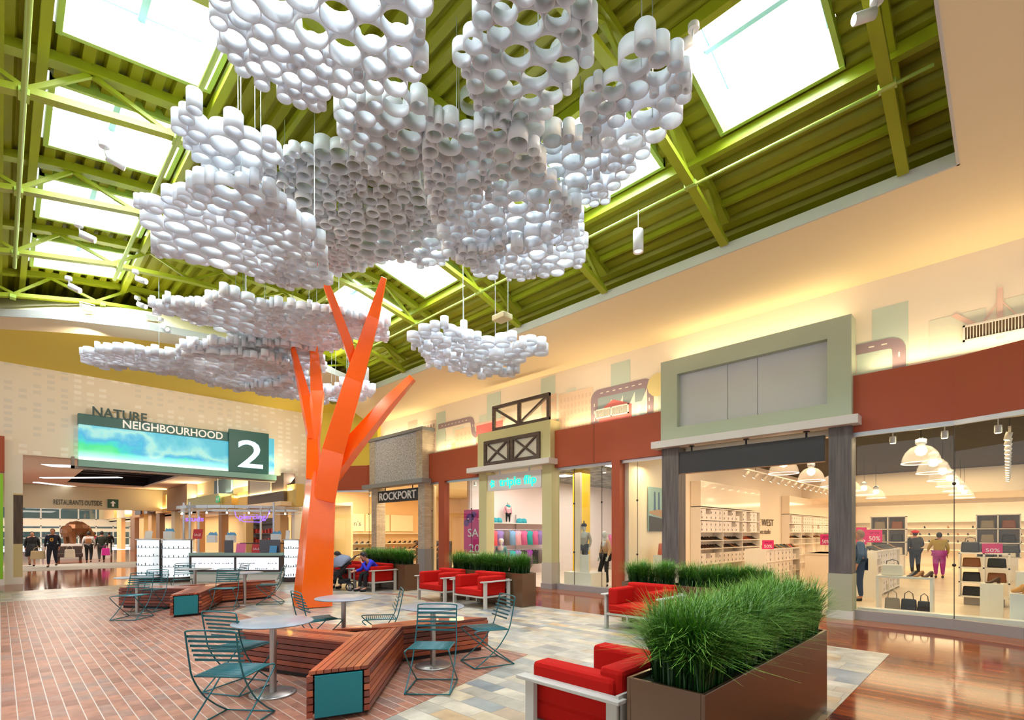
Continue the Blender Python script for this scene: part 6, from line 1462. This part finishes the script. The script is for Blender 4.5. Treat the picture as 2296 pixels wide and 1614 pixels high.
struct('ceiling_recess_bars', c, mat('grey_bar', (110, 112, 118), .5), 'grey bars inside the dark ceiling recess')
b = MB().box(CX, EY+.3, 3.0, CX+.3, EW, 5.0).box(CX+3, EY+.3, 0, CX+3.1, EW, 3.2); struct('wall_corridor_right', b, m_cw, 'cream upper wall along the corridor storefronts')
b = MB().box(CX+.0, EY+.3, 3.0, CX+3, EW, 3.1); struct('ceiling_corridor_shops', b, m_wwall, 'ceilings of the corridor shops')
# glazed end
t = thing('window_40', None, None); t['kind'] = 'structure'; c = MB()
for k in range(14): x = -8+1.6*k; c.box(x-.06, EW, 0, x+.06, EW+.15, 5)
for z in (0, 1.1, 2.45, 3.25, 4.9): c.box(-8, EW, z-.05, 13, EW+.15, z+.05)
c.obj('frame', mat('corridor_mullion', (206, 196, 180), .5), t); MB().box(-8, EW+.05, 0, 13, EW+.06, 5).obj('pane', glass(), t)
b = MB().box(-8, EW-.02, 2.5, 13, EW+.1, 3.2).box(-8, EW-.03, 1.8, 13, EW+.1, 2.2); struct('wall_corridor_end', b, mat('end_spandrel', (224, 206, 178), .6), 'beige spandrel across the glazed corridor end')
m_bt2 = mat('outdoor_dark_trees', (70, 84, 80), .9, noise=.5, nscale=.6)
tag(MB().box(-20, EW+14, 0, 24, EW+15, 5.5).obj('distant_trees', m_bt2), 'dark trees outside the glazed corridor end', 'trees', None, 'stuff')
# strip lights, header sign
for i, (u0, v0, u1, v1, s_) in enumerate(((95, 1072, 270, 1071, 'under the ceiling opening'), (80, 1082, 230, 1099, 'crossing the corridor behind the opening'), (55, 1094, 200, 1110, 'nearest the header sign'), (105, 1044, 168, 1046, 'nearest the big sign'))):
    z = 4.86 if i < 3 else 4.88; a, d = atz(u0, v0, z), atz(u1, v1, z); w_ = .35 if i != 3 else .9
    n_ = Vector((-(d-a).y, (d-a).x, 0)).normalized()*w_/2
    c = MB().add([tuple(a-n_), tuple(d-n_), tuple(d+n_), tuple(a+n_), tuple(a-n_+Vector((0, 0, .035))), tuple(d-n_+Vector((0, 0, .035))), tuple(d+n_+Vector((0, 0, .035))), tuple(a+n_+Vector((0, 0, .035)))], [(0, 1, 2, 3), (4, 7, 6, 5), (0, 4, 5, 1), (1, 5, 6, 2), (2, 6, 7, 3), (3, 7, 4, 0)])
    tag(c.obj('strip_light', emis('strip_glow', (250, 250, 255), 2.5)), 'long white strip light '+s_, 'ceiling light', 'corridor strip lights')
HY = 46
tag(MB().box(-8, HY, 3.33, CX, HY+.4, 4.88).obj('wall_header', mat('olive_header', (196, 188, 156), .6)), None, None, None, 'structure')
a, d = aty(120, 1130, HY-.02), aty(229, 1131, HY-.02)
tag(text('lettering', 'RESTAURANTS OUTSIDE', .5, mat('dark_green_letters', (30, 44, 36), .5), (a.x, HY-.02, a.z-.02), RY, None, .01, width=d.x-a.x), 'dark RESTAURANTS OUTSIDE lettering on the olive header', 'lettering')
t = thing('pictogram', 'dark green square with a white arrow beside the RESTAURANTS OUTSIDE lettering', 'sign', (d.x+.3, HY-.02, a.z-.15)); MB().box(0, -.02, 0, .62, 0, .62).obj('plate', mat('dark_green_plate', (36, 78, 56), .5), t)
MB().add([(.31, -.025, .52), (.14, -.025, .33), (.25, -.025, .33), (.25, -.025, .1), (.37, -.025, .1), (.37, -.025, .33), (.48, -.025, .33)], [(0, 1, 2, 3, 4, 5, 6)]).obj('arrow', m_white, t)
# bear sculpture on a plinth
bp = aty(172, 1222, 43); t = thing('bear_sculpture', 'faceted bronze bear sculpture on a white plinth in the corridor', 'sculpture', (bp.x, bp.y, .98), R(-60)); t.scale = (.66, .66, .72)
m_brz = mat('bronze_facets', (132, 88, 58), .3, .5, noise=.3, nscale=2.2)
c = MB(); c.ball((0, 0, 1.35), .82, 10, (1, 1.25, .85)); c.ball((0, .75, 1.2), .55, 9, (.95, 1, .95)); c.ball((0, 1.25, .85), .36, 8, (.85, 1.1, .9)); c.ball((0, 1.6, .68), .18, 7, (.8, 1.2, .7)); c.ball((0, -.8, 1.1), .6, 9)
for x, y in ((-.42, .75), (.42, .75), (-.42, -.75), (.42, -.75)): c.tube([(x, y, 1.1), (x, y+.1, .5), (x, y+.15, .0)], .3, 7, rr=[.38, .27, .24])
for s in (-1, 1): c.ball((s*.25, 1.15, 1.2), .1, 6)
c.sm = [False]*len(c.sm); c.obj('body', m_brz, t)
MB().box(bp.x-1.6, bp.y-1.0, .0, bp.x+1.6, bp.y+1.0, .97).obj('plinth', mat('plinth_white', (220, 214, 206), .5), tagd=('long white plinth under the bear sculpture', 'plinth'))
t = thing('lounge_seat', 'dark brown lounge seat before the bear plinth', 'seat', (bp.x-.4, bp.y-2.1, 0)); MB().box(-.7, -.3, .18, .5, .3, .42).obj('seat', m_kdk, t, bevel=.03); MB().box(-.7, .2, .4, .5, .32, .85).obj('backrest', m_kdk, t, bevel=.03); MB().box(-.65, -.25, 0, -.55, .25, .18).box(.35, -.25, 0, .45, .25, .18).obj('leg', m_kdk, t)
# storefront row of the corridor
def cblock(lab, u0, u1, vt, vb, c_, dx=.5, name='facade_block', mname=None):
    a, d = atx(u0, vt, CX-dx), atx(u1, vt, CX-dx); z1 = a.z*.5+d.z*.5 if False else atx((u0+u1)/2, vt, CX-dx).z; z0 = atx((u0+u1)/2, vb, CX-dx).z
    z1 = min(z1, 4.88)
    o = MB().box(CX-dx, d.y, max(z0, 0), CX-.005, a.y, z1).obj(name, mat(mname or 'blk_%d_%d_%d' % c_, c_, .6)); tag(o, lab, 'facade block'); return o
cblock('mustard block at the right end of the corridor storefronts', 629, 664, 1087, 1136, (206, 176, 96), .35)
t = cblock('dark brown block with a grey stone panel in the corridor', 556, 636, 1068, 1128, (72, 58, 50), .5)
cblock('cream ledge under the dark brown corridor block', 545, 630, 1128, 1137, (224, 200, 160), .8)
o = cblock('grey stone panel framed in cream on the dark brown corridor block', 560, 606, 1074, 1110, (150, 148, 144), .56, 'stone_panel')
cblock('small mustard block beside the exit sign', 534, 555, 1103, 1140, (198, 168, 92), .5)
cblock('wide sage green block above the kiosk', 420, 490, 1112, 1141, (176, 176, 132), .9)
cblock('olive block joined to the wide sage green one', 491, 519, 1113, 1140, (186, 160, 84), .7)
cblock('blue grey panel high above the sage green block', 480, 518, 1074, 1112, (110, 140, 150), .12, 'wall_mural_panel')
cblock('tall taupe block left of the kiosk canopy', 374, 419, 1075, 1143, (150, 122, 96), .6)
cblock('dark brown block farther down the corridor', 328, 346, 1094, 1148, (96, 66, 48), .55)
cblock('ochre block farther down the corridor', 349, 372, 1112, 1150, (196, 162, 90), .5)
cblock('grey framed block farther down the corridor', 322, 330, 1118, 1152, (130, 126, 120), .7)
cblock('tan block near the bear sculpture', 296, 314, 1126, 1160, (182, 142, 96), .6)
cblock('pale box block near the bear sculpture', 262, 280, 1136, 1160, (216, 200, 168), .7)
cblock('orange tan block at the end of the storefront row', 222, 256, 1139, 1163, (226, 176, 116), .5)
cols = [(196, 160, 110), (226, 196, 130), (150, 112, 80), (232, 170, 110), (206, 190, 150), (120, 92, 66)]
for i, (u0, u1, s_) in enumerate(((614, 628, 'beside the shop of shelves'), (545, 552, 'behind the kiosk post'), (490, 497, 'behind the kiosk neon'), (440, 446, 'behind the kiosk gift bags'), (384, 392, 'left of the kiosk canopy'), (350, 358, 'above the leftmost kiosk tower'), (332, 340, 'left of the leftmost kiosk tower'), (312, 322, 'in the middle of the distant storefronts'), (292, 302, 'among the distant storefronts'), (262, 272, 'at the end of the distant storefronts'))):
    a, d = atx(u0, 1200, CX-.35), atx(u1, 1200, CX-.35); tag(MB().box(CX-.35, d.y, 0, CX, a.y, 3.3).obj('pilaster', mat('pil_%d' % (i % 6), cols[i % 6], .6)), 'corridor pilaster '+s_, 'pilaster', 'coloured pilasters of the corridor')
tag(text('lettering', 'SKETCHES', .5, mat('white_letters', (236, 240, 238), .4), (CX-.75, atx(315, 1150, CX-.7).y, 3.35), RX, None, .03, width=1.5) if False else MB().box(CX-.9, 52.0, 3.25, CX-.8, 54.5, 3.7).obj('shop_sign', mat('dark_sign', (40, 44, 60), .5)), 'dark shop sign far along the corridor storefronts', 'sign')
t = thing('exit_sign', 'green exit sign above the kiosk', 'sign', (CX-.9, 30.6, 3.32)); MB().box(-.02, -.32, 0, .02, .32, .34).obj('board', emis('exit_green', (20, 140, 90), .8), t); MB().add([(-.025, .22, .17), (-.025, .1, .27), (-.025, .1, .21), (-.025, -.0, .21), (-.025, 0, .13), (-.025, .1, .13), (-.025, .1, .07)], [tuple(range(7))]).add([(-.025, -.1, .06), (-.025, -.22, .06), (-.025, -.22, .28), (-.025, -.1, .28)], [(0, 1, 2, 3)]).obj('arrow', m_white, t); MB().cyl(0, 0, .34, 1.5, .015, 6).obj('rod', m_metal, t)
# dark bookcase like display at right
t = thing('display_shelves', 'dark display shelves of red goods right of the kiosk', 'shelf', (CX-.0, 26.2, 0)); P = (CX, 26.2, 0)
MB().box(CX+.2, 24.2, 0, CX+.35, 28.6, 2.4).box(CX-.0, 24.2, 0, CX+.2, 24.3, 2.4).obj('carcass', m_kdk, t, P)
for z in (.6, 1.1, 1.6, 2.1): MB().box(CX, 24.3, z, CX+.2, 28.6, z+.04).obj('shelf', m_kdk, t, P)
c = MB(); r = random.Random(9)
for z in (.64, 1.14, 1.64):
    y = 24.5
    while y < 28.3: tag(MB().box(CX+.05, y, z, CX+.18, y+.22, z+r.uniform(.15, .3)).obj('folded_goods', mat(('goods_red', 'goods_dark')[int(z > 1.2) if r.random() < .3 else 0], ((170, 50, 40), (60, 60, 70))[0], .7)), 'red folded goods on the dark display shelves right of the kiosk', 'folded goods', 'red goods on the dark shelves'); y += .42
# ------------------------------------------------------------------ lamps
WARM = (255, 224, 176); W2 = (255, 240, 220)
for y, l_, z, p in ((7.8, 3.0, 4.72, 26), (14.2, 2.8, 4.72, 26), (.2, 3.4, 4.72, 34), (4.1, 3.6, 5.86, 18), (11, 2.8, 5.02, 20), (17.7, 3.4, 5.72, 20)):
    area('cove_light', (11.56, y, z), (pi, R(-12), 0), .12, l_, p, WARM)
area('cove_light', (4, 19.4, 5.9), (pi, 0, 0), 9, 1.2, 70, W2) if False else None
for x in (1.5, 5, 8.5): spot('wall_washer', (x, 15.5, 6.3), (x, 22.9, 5.2), 420, 110, W2, .3, 1.)
# shops
for x in (14.5, 20, 25.2): area('shop_light', (x, 2.6, 4.25), (0, 0, 0), 3, 6, 250, (255, 220, 172))
area('shop_light', (30.2, 1.6, 3.25), (0, 0, 0), 3, 8, 330, (255, 226, 180))
area('shop_light', (12.3, .4, 3.48), (0, 0, 0), .4, 3, 50, (255, 226, 178)); area('shop_light', (12.3, 6.6, 3.48), (0, 0, 0), .4, .9, 25, (255, 226, 178))
for x in (13.5, 18.5): area('shop_light', (x, 11, 3.78), (0, 0, 0), 3, 5, 200, (255, 242, 232))
for x, y in ((12.6, 17.5), (12.6, 22.8), (17, 20)): area('shop_light', (x, y, 3.85), (0, 0, 0), 2.2, 3.5, 260, (255, 228, 184))
# corridor
for y, p in ((25.5, 260), (37, 700), (52, 900), (68, 900)): area('corridor_light', (2.0 if y == 37 else 4, y, 4.82), (0, 0, 0), 3.5, 8 if y > 30 else 3, p, (255, 242, 224))
for y in (28, 46, 64): area('corridor_shop_light', (CX+1.5, y, 2.95), (0, 0, 0), 1.5, 12, 260, (255, 222, 174))
for y in (28, 44, 62): area('corridor_added_uplight', (CX-.45, y, 3.5), (pi, 0, 0), .3, 12, 500, (255, 226, 160))  # unseen up-facing lights without a fixture, added to brighten the corridor ceiling
for x, y, z in ((8.9, 18.2, 6.3), (9.2, 12.5, 6.3), (9.2, 8, 6.3)): spot('soffit_downlight', (x-.6, y, z), (11.4, y, 4.2), 90, 100, W2, .2, 1.)
for y in (27, 42, 58): area('corridor_added_wash', (CX-.1, y, 4.0), (0, R(125), 0), .3, 10, 420, (255, 236, 208))  # more added lights at the wall top, tilted upward to lift the dark ceiling
